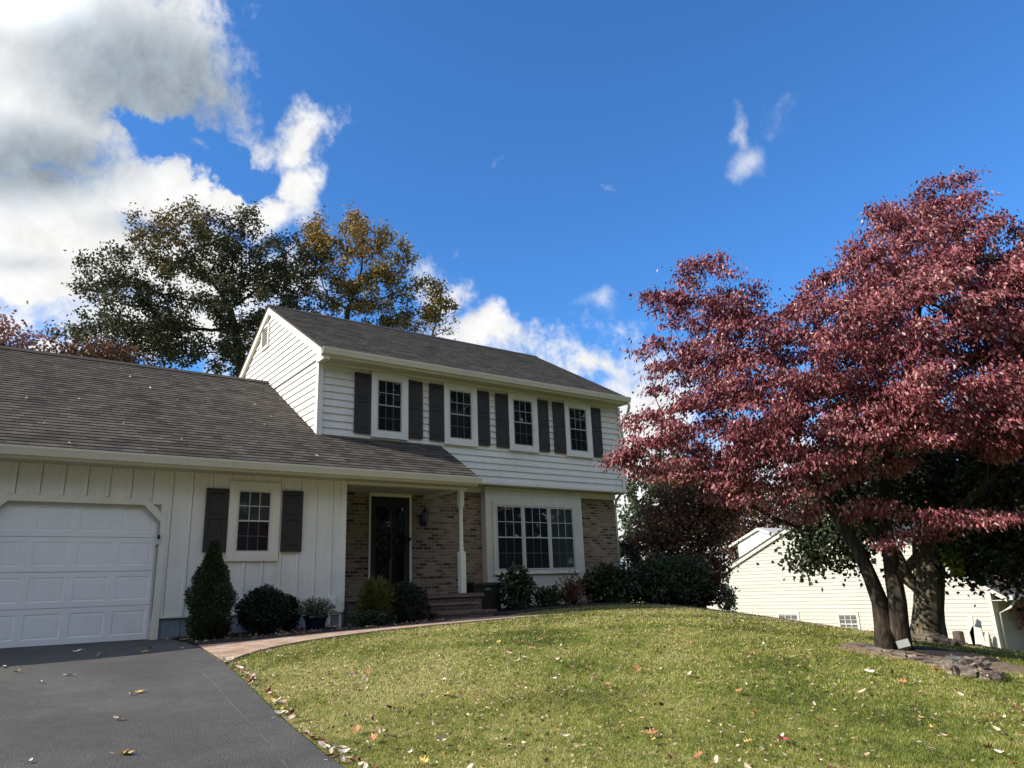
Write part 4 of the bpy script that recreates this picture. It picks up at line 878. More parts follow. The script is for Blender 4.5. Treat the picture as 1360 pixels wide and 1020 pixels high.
far_tree('golden_tree', 'half bare tree with golden yellow leaves behind the main roof', gb, [at_dist(455,500,D2), at_dist(458,450,D2), at_dist(462,410,D2)], lob, 760, .42, .66, .17, 12500, M['leaf_gold'], M['bark_dark'], .20, gold_tone, .18, bare=.42, spread=.23, infl=8)
D3 = 46.0; sb = at_dist(575, 540, D3); sb[2] = h1(sb[0], sb[1])
far_tree('bare_tree', 'nearly leafless small tree just above the middle of the main roof ridge', sb, [at_dist(575,480,D3), at_dist(574,455,D3)], [(578,425,26,32,D3,1.8),(560,440,24,16,D3,1.4),(600,432,14,18,D3,.9)], 220, .38, .5, .10, 420, M['leaf_gold'], M['bark_dark'], .22, lambda N, b_, n: rng.uniform(.4, .9, n), .12, .03, infl=9)
D4 = 27.0
for nm, lbl, px, lob, lm, seedpt, ln in [
    ('red_tree', 'pale red leaved tree peeking over the garage ridge at the far left', 5, [(-10,444,36,20,D4,1.4),(25,455,32,12,D4,1.2),(52,465,28,8,D4,1.0),(-60,430,50,26,D4,1.6)], M['leaf_pink'], 456, 2000),
    ('rusty_tree', 'low rusty orange tree over the garage ridge below the oak', 125, [(90,476,26,8,D4,.8),(125,474,36,10,D4,1.1),(160,482,25,9,D4,.9)], M['leaf_rust'], 490, 2200)]:
    b0 = at_dist(px, 560, D4); b0[2] = h1(b0[0], b0[1])
    far_tree(nm, lbl, b0, [at_dist(px,510,D4), at_dist(px,seedpt+12,D4)], lob, 260, .25, .35, .12, ln, lm, M['bark_dark'], .15, lambda N, b_, n: rng.beta(2, 2, n), .14)
# between the house and the neighbour
D5 = 34.0
for nm, lbl, px, d, lob, lm, ln, sz in [
    ('pale_tree', 'pale grey green tree glimpsed between the house corner and the dogwood', 868, 62, [(860,660,40,45,62,3.0),(845,690,30,25,62,2.6),(900,640,45,40,62,3.0),(880,610,30,22,62,2.4),(945,650,40,40,62,3.0),(850,730,40,30,62,2.6),(880,700,50,40,62,2.8)], M['leaf_greygreen'], 9000, .36),
    ('rusty_shrub', 'tall brownish red shrub behind the dark bushes beside the house', 930, 24, [(900,690,55,34,24,1.4),(945,690,40,36,24,1.2),(930,650,60,30,24,1.4),(880,725,50,25,24,1.2),(975,650,35,30,24,1.0),(925,745,40,30,24,1.2)], M['leaf_rust'], 11000, .13)]:
    b0 = at_dist(px, 790, d); b0[2] = h1(b0[0], b0[1])-.1
    far_tree(nm, lbl, b0, [at_dist(px,760,d), at_dist(px,725,d)], lob, 420, .25, .36, .12, ln, lm, M['bark_dark'], sz, lambda N, b_, n: rng.beta(2, 2.4, n), .14, spread=.2)

b0 = at_dist(1010, 790, 58); b0[2] = h1(b0[0], b0[1])-.1
far_tree('shadowy_tree', 'dark tree rising behind the small rear gable of the cream house', b0, [at_dist(1010,770,58), at_dist(1010,735,58)], [(990,690,45,45,58,3.0),(1040,680,50,45,58,3.0),(960,700,30,40,58,2.4),(1090,670,50,45,58,3.0),(1010,735,60,25,58,2.6)], 420, .55, .8, .2, 9000, M['leaf_rust'], M['bark_dark'], .28, lambda N, b_, n: rng.beta(1.6, 3.5, n), .22, spread=.4, infl=9)

# ------------------------------------------------------------------ shrubs
def bush(name, label, c, r, nleaf, ls, lw, m, cat='shrub', lump=.18, shell=.55, up=.2, stems=5, tone=None, group=None, bottom=None, drop=0.0):
    """c = foot on the ground, r = half sizes; crown centre is r.z above the foot"""
    t = empty(name); tag(t, label, cat, group); c = np.array(c, float); cc = c+np.array([0, 0, r[2]*.98])
    u_ = unit(rng.normal(size=(nleaf, 3))); ph = rng.uniform(0, 6.28, 6)
    lum = 1+lump*(np.sin(4*u_[:, 0]+ph[0])*np.sin(5*u_[:, 1]+ph[1])+.7*np.sin(7*u_[:, 2]+ph[2])*np.sin(6*u_[:, 0]+ph[3])+.5*np.sin(11*u_[:, 1]+ph[4])*np.sin(10*u_[:, 2]+ph[5]))
    k = rng.uniform(shell, 1.0, nleaf)**.6*lum; Pp = cc+u_*k[:, None]*np.array(r); Pp[:, 2] = np.maximum(Pp[:, 2], c[2]+.02)
    Dd = u_*.8+rng.normal(0, .5, (nleaf, 3))+np.array([0, 0, up])
    tn = np.clip(rng.beta(2, 2.5, nleaf) if tone is None else tone(nleaf), 0, 1)
    leaf_cloud(Pp, Dd, rng.uniform(ls*.7, ls*1.3, nleaf), rng.uniform(lw*.7, lw*1.3, nleaf), tn, 'foliage', m, t)
    if stems:
        b = MB()
        for i in range(stems):
            a = rng.uniform(0, 6.28); q = c+np.array([math.cos(a)*r[0]*.55, math.sin(a)*r[1]*.55, r[2]*1.5]); mid_ = c*.5+q*.5+rng.normal(0, .03, 3); b.tube([tuple(c+np.array([math.cos(a)*.03, math.sin(a)*.03, -.05])), tuple(mid_), tuple(q)], [.016, .011, .005], 5)
        b.build('stem', M['bark_dark'], t, smooth=True)
    return t
g = lambda x, y: (x, y, h1(x, y)+.03)
# dwarf conical spruce
t = empty('dwarf_spruce'); tag(t, 'lumpy conical dwarf spruce standing against the left garage window shutter', 'shrub'); bx, by, bz = g(.66, -.85)
prof = [(.0,.18),(.10,.28),(.30,.315),(.55,.30),(.75,.285),(.92,.235),(1.05,.18),(1.2,.125),(1.35,.08),(1.5,.02)]
n = 24000; hh = 1.48*rng.uniform(0, 1, n)**1.25; rr = np.interp(hh, [p[0] for p in prof], [p[1] for p in prof]); a = rng.uniform(0, 2*PI, n)
lum = rng.normal(1, .035, n)+.24*np.sin(2*a+hh*4)*np.sin(hh*10+1.5)+.14*np.sin(5*a+hh*9)*np.sin(hh*19); k = np.sqrt(rng.uniform(.15, 1, n))
Pp = np.stack([bx+rr*k*lum*np.cos(a), by+rr*k*lum*np.sin(a), bz+hh], 1); Dd = np.stack([np.cos(a), np.sin(a), rng.uniform(.1, 1.0, n)], 1)+rng.normal(0, .35, (n, 3))
leaf_cloud(Pp, Dd, rng.uniform(.035, .065, n), rng.uniform(.014, .024, n), np.clip(rng.beta(2, 2.4, n), 0, 1), 'foliage', M['leaf_spruce'], t)
MB().tube([(bx,by,bz-.1),(bx,by,bz+.6),(bx,by,bz+1.4)], [.05,.035,.008], 6).build('stem', M['bark_dark'], t, smooth=True)
bush('boxwood_bush', 'clipped round dark boxwood below the garage window', g(1.53,-.78), (.41,.39,.37), 15000, .04, .026, M['leaf_dark'], lump=.09, shell=.15)
bush('boxwood_bush', 'small dark clipped bush between the round boxwood and the potted plant', g(2.08,-.42), (.19,.19,.29), 4200, .04, .026, M['leaf_dark'], lump=.10, shell=.15)
pot = empty('potted_plant'); tag(pot, 'airy grey green plant in a blue glazed pot against the garage wall', 'plant'); qx, qy, qz = g(2.46,-.68)
b = MB(); b.lathe(qx, qy, [(.13,qz-.01),(.15,qz+.02),(.19,qz+.18),(.215,qz+.20),(.215,qz+.23),(.19,qz+.23),(.17,qz+.19)], 18); b.build('pot', M['bluepot'], pot, smooth=False)
n = 1500; aa = rng.uniform(0, 2*PI, n); ll = rng.uniform(.1, 1, n); el_ = rng.uniform(.15, 1.4, n)
Pp = np.stack([qx+np.cos(aa)*np.cos(el_)*ll*.36, qy+np.sin(aa)*np.cos(el_)*ll*.32, qz+.22+np.sin(el_)*ll*.30], 1)
leaf_cloud(Pp, np.stack([np.cos(aa), np.sin(aa), rng.uniform(-.2, .9, n)], 1)+rng.normal(0, .3, (n, 3)), rng.uniform(.05, .09, n), rng.uniform(.012, .022, n), rng.beta(2, 2, n), 'foliage', M['leaf_pot'], pot)
b = MB()
for i in range(14):
    a = i*.9; b.tube([(qx,qy,qz+.18),(qx+math.cos(a)*.12,qy+math.sin(a)*.12,qz+.36),(qx+math.cos(a)*.26,qy+math.sin(a)*.24,qz+.48)], [.006,.005,.003], 4)
b.build('stem', M['leaf_pot'], pot)
bush('golden_cypress', 'yellow green feathery cypress in front of the porch', g(3.62,-.62), (.33,.30,.40), 5200, .09, .016, M['leaf_gold_cypress'], lump=.2, shell=.3, up=.7)
bush('round_shrub', 'dark green shrub beside the left end of the porch steps', g(4.22,-.65), (.36,.30,.36), 5200, .045, .024, M['leaf_dark'], lump=.14, shell=.5)
bush('low_groundcover', 'low leafy plant spreading under the yellow green cypress', g(3.35,-1.0), (.38,.22,.12), 1500, .05, .03, M['leaf_shrub'], lump=.2, shell=.2, stems=0, cat='plant')
bush('leafy_shrub', 'upright broad leaved shrub beside the black box under the triple window', g(7.55,.35), (.36,.30,.45), 900, .14, .08, M['leaf_shrub'], lump=.25, shell=.1, up=-.3, tone=lambda n: rng.beta(2, 1.7, n))
bush('low_shrub', 'low green plant with a few yellow leaves under the triple window', g(8.45,.35), (.42,.30,.22), 900, .08, .045, M['leaf_shrub'], lump=.25, shell=.1, tone=lambda n: rng.beta(2, 1.7, n), stems=3)
t = bush('dry_plant', 'bare brown stalks with withered leaves under the triple window', g(9.25,.45), (.50,.28,.36), 520, .07, .035, M['leaf_dry'], lump=.3, shell=.05, stems=16, cat='plant')
bush('red_leaf_plant', 'small plant with dull red leaves beside the withered stalks', g(9.0,.2), (.22,.2,.24), 420, .08, .05, M['leaf_rust'], lump=.3, shell=.05, stems=4, cat='plant', tone=lambda n: rng.uniform(0, .5, n))
bush('hydrangea_bush', 'dark broad leaved bush covering the brick beside the triple window', g(10.55,.55), (.75,.5,.42), 2600, .13, .08, M['leaf_shrub'], lump=.28, shell=.2, up=-.1)
bush('corner_bush', 'dark leafy bush at the right front corner of the house', g(11.9,.3), (.8,.6,.52), 3600, .12, .07, M['leaf_shrub'], lump=.28, shell=.2, up=-.1)
bush('big_dark_bush', 'large dark green bush nearest the lawn right of the house corner', g(13.2,.5), (1.1,.8,.66), 6500, .11, .065, M['leaf_shrub'], lump=.25, shell=.3)
bush('end_bush', 'dark rusty bush ending the row beside the neighbouring cream house', g(13.8,.6), (.66,.65,.60), 4200, .10, .06, M['leaf_rust'], lump=.28, shell=.3, tone=lambda n: rng.uniform(0, .45, n))
bush('evergreen_hedge', 'black green dense evergreen mound behind the bushes at the house corner', g(13.4,3.6), (1.25,1.2,1.02), 14000, .06, .035, M['leaf_dark'], lump=.07, shell=.75)
bush('pale_flower_plant', 'small white flecked plant at the end of the row of bushes', g(14.75,.3), (.25,.25,.42), 500, .10, .06, M['leaf_pot'], lump=.3, shell=.1, cat='plant', tone=lambda n: rng.uniform(.5, 1, n))
def far_bush(name, label, px, py, d, rx, rz, m, nl, ls): 
    p = at_dist(px, py, d); return bush(name, label, (p[0], p[1], p[2]-rz), (rx, rx, rz), nl, ls, ls*.6, m, cat='tree', lump=.25, shell=.4, stems=4)
far_bush('orange_bush', 'orange pink bush past the right corner of the cream neighbouring house', 1362, 790, 34, 1.3, 1.1, M['leaf_pink'], 2200, .16)
far_bush('shade_tree', 'dark leafy tree behind the far right corner of the cream house', 1420, 800, 42, 4.6, 4.2, M['leaf_dark'], 7000, .26)

# ------------------------------------------------------------------ things by the house
t = empty('storage_box'); tag(t, 'black lidded storage box beside the porch steps', 'storage box'); x0, x1, y0, y1 = 6.45, 7.2, .45, 1.05; z0 = h1(6.8, .7)+.02
MB().box(x0+.02, x1-.02, y0+.02, y1-.02, z0, .64).build('box_body', M['black'], t)
b = MB(); b.bevbox(x0, x1, y0, y1, .642, .735, .02); b.build('lid', M['black'], t)
b = MB(); b.bevbox(6.75, 6.9, y0-.012, y0+.018, .56, .62, .006); b.build('latch', M['dark_grey'], t)
t = empty('utility_cover'); tag(t, 'small pale louvred utility cover against the garage wall beside the porch', 'utility box')
z0 = h1(3.0, -.2)
b = MB(); framering(b, [(2.92,z0+.05),(2.92,.24),(3.09,.24),(3.09,z0+.05),(2.92,z0+.05)], [(2.88,z0),(2.88,.28),(3.13,.28),(3.13,z0),(2.88,z0)], -.22, -.035); b.box(2.86, 3.15, -.25, -.032, .281, .33); b.build('cover_frame', M['board'], t)
b = MB(); b.quad((2.92,-.20,z0+.05),(3.09,-.20,z0+.05),(3.09,-.20,.24),(2.92,-.20,.24)); b.build('grille', M['grey_box'], t)
t = empty('outlet_box'); tag(t, 'small square outlet box on the garage wall above the utility cover', 'outlet')
MB().bevbox(2.94, 3.08, -.085, -.019, .40, .56, .01).build('outlet_cover', M['board'], t)

# ------------------------------------------------------------------ beneath the trees
def ring_sheet(name, c, rx, ry, m, lift, n=36, kx=5, ang=0):
    b = MB(); ph = rng.uniform(0, 6.28, 3); P = []
    for j in range(kx+1):
        row = []
        for i in range(n):
            t_ = 2*PI*i/n; k = j/kx*(1+.12*math.sin(3*t_+ph[0])+.08*math.sin(5*t_+ph[1])+.05*math.sin(9*t_+ph[2])); x = rx*k*math.cos(t_); y = ry*k*math.sin(t_); row.append((c[0]+x*math.cos(ang)-y*math.sin(ang), c[1]+x*math.sin(ang)+y*math.cos(ang)))
        P.append(row)
    Z = H(np.array(P)[..., 0], np.array(P)[..., 1])
    for j in range(kx):
        for i in range(n):
            q = [(j, i), (j, (i+1) % n), (j+1, (i+1) % n), (j+1, i)]; b.quad(*[(P[a][e][0], P[a][e][1], Z[a][e]+lift-(.05 if a == kx else 0)) for a, e in q])
    return kind(b.build(name, m, smooth=True), 'structure')
view = unit(np.array([rb[0]-CAM[0], rb[1]-CAM[1], 0])); sidev = np.array([view[1], -view[0], 0]); angv = math.atan2(sidev[1], sidev[0])
bc = rb+sidev*.42; ring_sheet('tree_bed', (bc[0], bc[1]), 1.05, .66, M['dirt'], .03, ang=angv)
ring_sheet('gravel_patch', (rb+sidev*.55+view*.25)[:2], .55, .45, M['mulch'], .045, ang=angv)
def stone(name, label, p, sx, sy, sz, rz, tilt=0, group=None, m=None):
    import bmesh
    me = bpy.data.meshes.new(name); bm = bmesh.new(); bmesh.ops.create_cube(bm, size=2); bmesh.ops.bevel(bm, geom=bm.edges[:], offset=.35, segments=2, affect='EDGES'); bmesh.ops.subdivide_edges(bm, edges=bm.edges[:], cuts=1, use_grid_fill=True)
    for v in bm.verts:
        k = 1+.24*math.sin(2.2*v.co.x+rz*5)*math.sin(3*v.co.y+rz*3)+.14*math.sin(5*v.co.z+2*v.co.x+rz); v.co = Vector((v.co.x*sx*k, v.co.y*sy*k, v.co.z*sz*k))
    bm.to_mesh(me); bm.free(); me.materials.append(m or M['stone']); o = bpy.data.objects.new(name, me); COL.objects.link(o); o.location = p; o.rotation_euler = (tilt, tilt*.5, rz); tag(o, label, 'stone', group); return o
def gp(px, py, d): p = at_dist(px, py, d); return Vector((p[0], p[1], h1(p[0], p[1])))
pile = [(1262,882,9.2,.13,.09,.03),(1277,886,9.15,.15,.10,.03),(1292,892,9.1,.16,.08,.03),(1302,896,9.05,.15,.09,.025),(1316,900,9.0,.14,.09,.03),(1285,896,9.0,.13,.09,.03),(1298,884,9.25,.17,.09,.03),(1310,891,9.15,.13,.07,.025),(1270,893,9.0,.10,.08,.03)]
for i, (px, py, d, a, b_, c) in enumerate(pile):
    p = gp(px, py, d); stone('flat_stone', 'flat brown field stone in the loose pile at the right end of the dogwood bed', p+Vector((0, 0, c*1.1+(.07 if i in (2, 3, 6) else 0))), a*.72, b_*.75, c*1.9, angv+rng.uniform(-.9, .9), .30*rng.uniform(-1, 1), 'flat stones piled at the end of the dogwood bed')
for i, (px, py, d, a, b_, c) in enumerate([(1150,866,9.9,.10,.06,.04),(1165,872,9.7,.13,.07,.035),(1195,874,9.6,.16,.08,.03),(1225,876,9.5,.14,.08,.035),(1240,880,9.4,.12,.07,.03),(1138,862,10.0,.09,.07,.03),(1180,870,9.7,.09,.06,.03)]):
    stone('edging_stone', 'half sunken edging stone along the front of the dogwood bed', gp(px, py, d)+Vector((0, 0, c*.5)), a, b_, c, angv+rng.uniform(-.6, .6), 0, 'edging stones round the dogwood bed')
stone('dark_rock', 'dark blue grey two humped rock on the stone pile', gp(1274,872,9.4)+Vector((0,0,.06)), .10, .07, .065, angv, .1, None, M['dark_grey'])
for i, (px, py, d, a, b_, c) in enumerate([(1205,853,12.4,.16,.10,.05),(1222,856,12.3,.20,.12,.05),(1238,853,12.4,.18,.12,.08),(1250,858,12.3,.16,.10,.06),(1262,860,12.4,.15,.10,.05)]):
    stone('root_stone', 'mossy grey stone laid at the foot of the maple trunk', gp(px, py, d)+Vector((0, 0, c*.6)), a, b_, c, angv+rng.uniform(-.6, .6), 0, 'stones at the foot of the maple')
# floodlight in the bed
t = empty('garden_floodlight'); tag(t, 'small pale square garden floodlight tilted up at the foot of the dogwood', 'floodlight')
fp = gp(1202, 868, 9.55); fx = Vector(sidev); fv = Vector(view)
def obox(b, o, ax, ay, az_, sx, sy, sz):
    P = [o+ax*(sx*i)+ay*(sy*j)+az_*(sz*k) for k in (-1, 1) for j in (-1, 1) for i in (-1, 1)]
    for f in ((0,1,3,2),(4,6,7,5),(0,4,5,1),(2,3,7,6),(0,2,6,4),(1,5,7,3)): b.quad(*[P[i] for i in f])
tl = math.radians(28); rl = math.radians(-14)
ax = (fx*math.cos(rl)+Vector((0,0,1))*-math.sin(rl)).normalized(); up0 = Vector((0,0,1))*math.cos(rl)+fx*math.sin(rl); az_ = (up0*math.cos(tl)+fv*math.sin(tl)).normalized(); ay = az_.cross(ax)
b = MB(); obox(b, fp+Vector((0,0,.145)), ax, ay, az_, .066, .020, .046); b.build('lamp_housing', M['dark_grey'], t)
b = MB(); obox(b, fp+Vector((0,0,.145))-fv*.024+Vector((0,0,.010)), ax, ay, az_, .062, .003, .042); b.build('lamp_face', M['grey_box'], t)
b = MB(); b.tube([fp+Vector((0,0,-.03)), fp+Vector((0,0,.10))], .014, 6); obox(b, fp+Vector((0,0,.02)), fx, fv, Vector((0,0,1)), .05, .04, .012); b.build('stake', M['dark_grey'], t)

# ------------------------------------------------------------------ neighbouring house
nb = empty('neighbour_house'); tag(nb, 'low cream vinyl sided house with small windows down the slope behind the trees', 'house')
NX = 27.0; A0, A1, AP, APZ = -1.42, 12.6, 4.05, 3.62; sR = .667; sL = .443
zr_ = lambda y: APZ-sR*(AP-y) if y < AP else APZ-sL*(y-AP)
b = MB(); zb = -2.9
def nlo(z): return A0 if z < zr_(A0) else AP-(APZ-z)/sR
def nhi(z): return A1 if z < zr_(A1) else AP+(APZ-z)/sL
lap_rows(b, (NX, 0, 0), (0, 1, 0), zb, APZ-.12, .150, lambda z: nlo(z), lambda z: nhi(z), (-1, 0, 0), .026)
b.poly([(NX+.012,A0,zb),(NX+.012,A1,zb),(NX+.012,A1,zr_(A1)),(NX+.012,AP,APZ),(NX+.012,A0,zr_(A0))])
b.build('side_wall', M['nsiding'], nb, merge=False)
b = MB(); b.box(NX+.02, NX+11, A0, A0+.12, zb, zr_(A0)-.1); b.build('front_wall', M['shaded_front'], nb)
b = MB(); b.box(NX-.03, NX-.003, A0-.03, A0+.09, zb, zr_(A0)-.05); b.box(NX-.003, NX+.45, A0-.03, A0-.003, zb, zr_(A0)-.05); b.build('corner_board', M['white_board'], nb)
b = MB(); oh = .12
for (ya, yb) in ((A0-.55, AP), (A1+.4, AP)):
    za, zb2 = zr_(ya), APZ; b.prism_x([(ya,za+.12),(yb,zb2+.12),(yb,zb2-.06),(ya,za-.06)] if ya < yb else [(yb,zb2+.12),(ya,za+.12),(ya,za-.06),(yb,zb2-.06)], NX-oh, NX-.02)
b.build('rake_board', M['white_board'], nb)
roof('roof', lambda t: NX-oh-.03, lambda t: NX+11, A0-.6, zr_(A0-.6)+.14, AP, APZ+.14, M['shingle_grey'], parent=nb)
roof('roof', lambda t: NX-oh-.03, lambda t: NX+11, A1+.45, zr_(A1+.45)+.14, AP, APZ+.14, M['shingle_grey'], parent=nb)
b = MB(); ze = zr_(A0-.55); b.box(NX-.05, NX+11, A0-.72, A0-.60, ze+.0, ze+.14); b.build('gutter', M['white_board'], nb)
b = MB(); b.box(NX+.0, NX+11, A0-.58, A0-.02, ze-.03, ze-.005); b.build('soffit', M['white_board'], nb)
b = MB(); b.tube([(NX+.25,A0-.66,ze),(NX+.25,A0-.5,ze-.25),(NX+.25,A0-.12,ze-.45),(NX+.25,A0-.08,zb)], .045, 6); b.build('downspout', M['white_board'], nb, smooth=True)
def nwindow(px, py, wy, wz):
    d = ray(px, py); p = CAM+d*((NX-CAM[0])/d[0]); yc, zc = p[1], p[2]; b = MB()
    o = [(yc-wy,zc-wz),(yc-wy,zc+wz),(yc+wy,zc+wz),(yc+wy,zc-wz),(yc-wy,zc-wz)]; k = .10; i_ = [(yc-wy+k,zc-wz+k),(yc-wy+k,zc+wz-k),(yc+wy-k,zc+wz-k),(yc+wy-k,zc-wz+k),(yc-wy+k,zc-wz+k)]
    for q in range(4):
        b.quad((NX-.05,*o[q]),(NX-.05,*o[q+1]),(NX-.05,*i_[q+1]),(NX-.05,*i_[q])); b.quad((NX-.05,*i_[q]),(NX-.05,*i_[q+1]),(NX,*i_[q+1]),(NX,*i_[q])); b.quad((NX-.05,*o[q+1]),(NX-.05,*o[q]),(NX,*o[q]),(NX,*o[q+1]))
    for f in (-.33, .33): b.box(NX-.045, NX-.03, yc+f*(wy-k)-.015, yc+f*(wy-k)+.015, zc-wz+k, zc+wz-k)
    b.box(NX-.043, NX-.03, yc-wy+k, yc+wy-k, zc-.015, zc+.015)
    w = b.build('window', M['white_board'], nb); MB().quad((NX-.024,yc-wy+k,zc-wz+k),(NX-.024,yc+wy-k,zc-wz+k),(NX-.024,yc+wy-k,zc+wz-k),(NX-.024,yc-wy+k,zc+wz-k)).build('window_pane', M['lamp_glass'], w)
nwindow(1048, 824, .55, .34); nwindow(1128, 829, .47, .46)
# rear wing whose little gable shows above the roof slope
b = MB(); WX = 35.0; lap_rows(b, (WX, 0, 0), (0, 1, 0), -2.0, 2.72, .16, lambda z: 11.9, lambda z: 15.0, (-1, 0, 0)); lap_rows(b, (WX, 0, 0), (0, 1, 0), 2.72, 3.36, .16, lambda z: 13.45-(3.42-z)*2.2, lambda z: 13.45+(3.42-z)*2.2, (-1, 0, 0)); b.build('rear_wing_wall', M['siding'], nb, merge=False)
b = MB(); b.prism_x([(13.45,3.55),(15.6,2.68),(15.6,2.54),(13.45,3.40)], WX-.15, WX+5); b.prism_x([(11.3,2.68),(13.45,3.55),(13.45,3.40),(11.3,2.54)], WX-.15, WX+5); b.box(WX-.04, WX-.01, 14.88, 15.02, -2, 2.66); b.build('rear_wing_roof', M['white_board'], nb)

# odds and ends leaning on the neighbour's wall
def on_wall(px, py, off=.3):
    d = ray(px, py); p = CAM+d*((NX-off-CAM[0])/d[0]); return Vector(p)
pw_ = on_wall(1292, 850); 
for i, (px, w_, hgt, tl_, lb) in enumerate([(1293,.22,1.25,-.25,'tall weathered white board leaning on the cream wall, leftmost of three'),(1304,.42,.85,.18,'broad broken white board propped on the cream wall between two others'),(1314,.14,.75,-.08,'narrow grey white board leaning on the cream wall, rightmost of three')]):
    p = on_wall(px, 870, .35); z0 = h1(p.x, p.y)-.1; b = MB()
    prof_ = [(-w_/2,0),(w_/2,0),(w_/2+tl_*.3,hgt*.75),(tl_*.5+w_*.1,hgt),(-w_/2+tl_*.4,hgt*.92)]
    top = max(.0, -1.35-z0)
    pts0 = [(p.x+.0, p.y+a, z0+c+.15) for a, c in prof_]; b.poly(pts0); b.poly([(x+.05, y, z) for x, y, z in pts0][::-1])
    for q in range(5): a, c = pts0[q], pts0[(q+1) % 5]; b.quad(c, a, (a[0]+.05, a[1], a[2]), (c[0]+.05, c[1], c[2]))
    tag(b.build('leaning_board', M['white_board']), lb, 'board')
p = on_wall(1277, 866, 1.2); z0 = h1(p.x, p.y); b = MB(); b.lathe(p.x, p.y, [(.20,z0-.1),(.18,z0+.2),(.17,z0+.62),(.12,z0+.64)], 10); tag(b.build('tree_stump', M['stump']), 'short dark stump beside the white boards at the cream wall', 'stump')

# ------------------------------------------------------------------ woods across the street, mirrored in the windows
Vs = []
n = 24000; cx_ = rng.uniform(-45, 90, n); hz_ = rng.uniform(0, 1, n); P_ = np.stack([cx_, -46-3*np.sin(cx_*.3)+rng.normal(0, 2.5, n), -1.5+hz_**.8*(27+4.0*np.sin(cx_*.21)+3.2*np.sin(cx_*.57+1))], 1)
o = leaf_cloud(P_, rng.normal(0, 1, (n, 3)), rng.uniform(1.0, 1.9, n), rng.uniform(.7, 1.3, n), rng.beta(2, 2.5, n), 'far_woods', M['leaf_oak'], None); kind(o, 'stuff')

# ------------------------------------------------------------------ grass blades on the lawn
def lawn_ok(x, y):
    lo = np.interp(x, [p[0] for p in PATH_LO], [p[1] for p in PATH_LO])
    ok = (x > edge_x(y)+.03) & ~((x < 6.45) & (y > lo-.03)) & ~((x >= 6.45) & (y > np.interp(x, [6.4,7.2,8.2,9.5,10.8,12.2,13.5,14.6,15.2,16], [-.75,-.35,-.25,-.35,-.5,-.55,-.2,.6,2,9])-.03))
    q = np.stack([x-bc[0], y-bc[1]], -1); u_ = (q[:, 0]*math.cos(angv)+q[:, 1]*math.sin(angv))/.98; v_ = (-q[:, 0]*math.sin(angv)+q[:, 1]*math.cos(angv))/.60
    return ok & (u_*u_+v_*v_ > 1)
def polar(n, r0, r1):
    r = np.sqrt(rng.uniform(r0*r0, r1*r1, n)); a = np.radians(rng.uniform(-3, 80, n)); return CAM[0]+r*np.sin(a), CAM[1]+r*np.cos(a), r
def patch(x, y): return .5+.25*np.sin(x*1.3+.7*np.sin(y*1.1))*np.sin(y*1.5+.9*np.sin(x*.8))+.25*np.sin(x*3.1+1.2*np.sin(y*2.3)+2)*np.sin(y*3.7+1+np.sin(x*2.1))
GV = []; GT = []
for n, r0, r1, hg, wg in ((330000, 3.6, 7.0, .025, .0040), (280000, 7.0, 11.0, .028, .0065), (170000, 11.0, 17.0, .036, .011), (80000, 17.0, 28.0, .045, .02)):
    x, y, r = polar(n, r0, r1); k = lawn_ok(x, y); x, y = x[k], y[k]; n = len(x); z = H(x, y); pt = patch(x, y)
    hsh = np.modf(np.abs(np.sin(np.floor(x/.07)*12.9898+np.floor(y/.07)*78.233)*43758.5453))[0]; a = rng.uniform(0, 2*PI, n); h_ = hg*rng.uniform(.5, 1.3, n)*(0.7+.5*pt); w_ = wg*rng.uniform(.7, 1.4, n); lean = rng.normal(0, .5, (n, 2))*h_[:, None]
    B = np.stack([x, y, z-.004], 1); sd = np.stack([np.cos(a), np.sin(a), np.zeros(n)], 1)*w_[:, None]/2
    T = B+np.stack([lean[:, 0], lean[:, 1], h_], 1); GV.append(np.stack([B-sd, B+sd, T], 1)); GT.append(np.clip(rng.beta(1.5, 1.9, n)*.80+(hsh-.5)*.42+(.60-pt)*.75+.30*np.exp(-((x-1.2)**2/1.5+(y+6.6)**2/1.2))+.16*np.exp(-((x-.4)/1.0)**2), 0, 1))
GV = np.concatenate(GV).reshape(-1, 3); GT = np.concatenate(GT)
kind(np_mesh('grass', GV, np.arange(len(GV)).reshape(-1, 3), M['grass'], None, GT), 'stuff')

# ------------------------------------------------------------------ fallen leaves
def oak_outline():
    pts = [(0,-.5),(.06,-.3),(.28,-.34),(.16,-.14),(.42,-.05),(.17,.06),(.34,.26),(.12,.26),(.0,.55)]; return pts+[(-x, y) for x, y in pts[-2:0:-1]]
def oval_outline(): return [(.22*math.sin(t), -.5*math.cos(t)*(1+.0*t)) for t in np.linspace(0, 2*PI, 13)[:-1]]
def leaf_mesh(name, outline, size, curl, m, seed):
    r_ = random.Random(seed); b = MB(); c = (0, 0, 0); pts = []
    for x, y in outline:
        z = curl*(x*x*2.2+y*y*.9)+r_.uniform(-.03, .03); pts.append((x*size, y*size, z*size+.004))
    for i in range(len(pts)): b.poly([(0, 0, .004), pts[i], pts[(i+1) % len(pts)]])
    b.tube([(0,-.5*size,.004),(0,-.78*size,.01)], .0016, 4)
    me = bpy.data.meshes.new(name); me.from_pydata(b.v, [], b.f); me.materials.append(m); return me
LM = {}
for ci, c in enumerate(LEAFM):
    LM[c] = [leaf_mesh('fallen_leaf', oak_outline(), .12, .6, LEAFM[c], ci*7+1), leaf_mesh('fallen_leaf', oval_outline(), .085, 1.6, LEAFM[c], ci*7+2), leaf_mesh('fallen_leaf', oval_outline(), .10, .7, LEAFM[c], ci*7+3)]
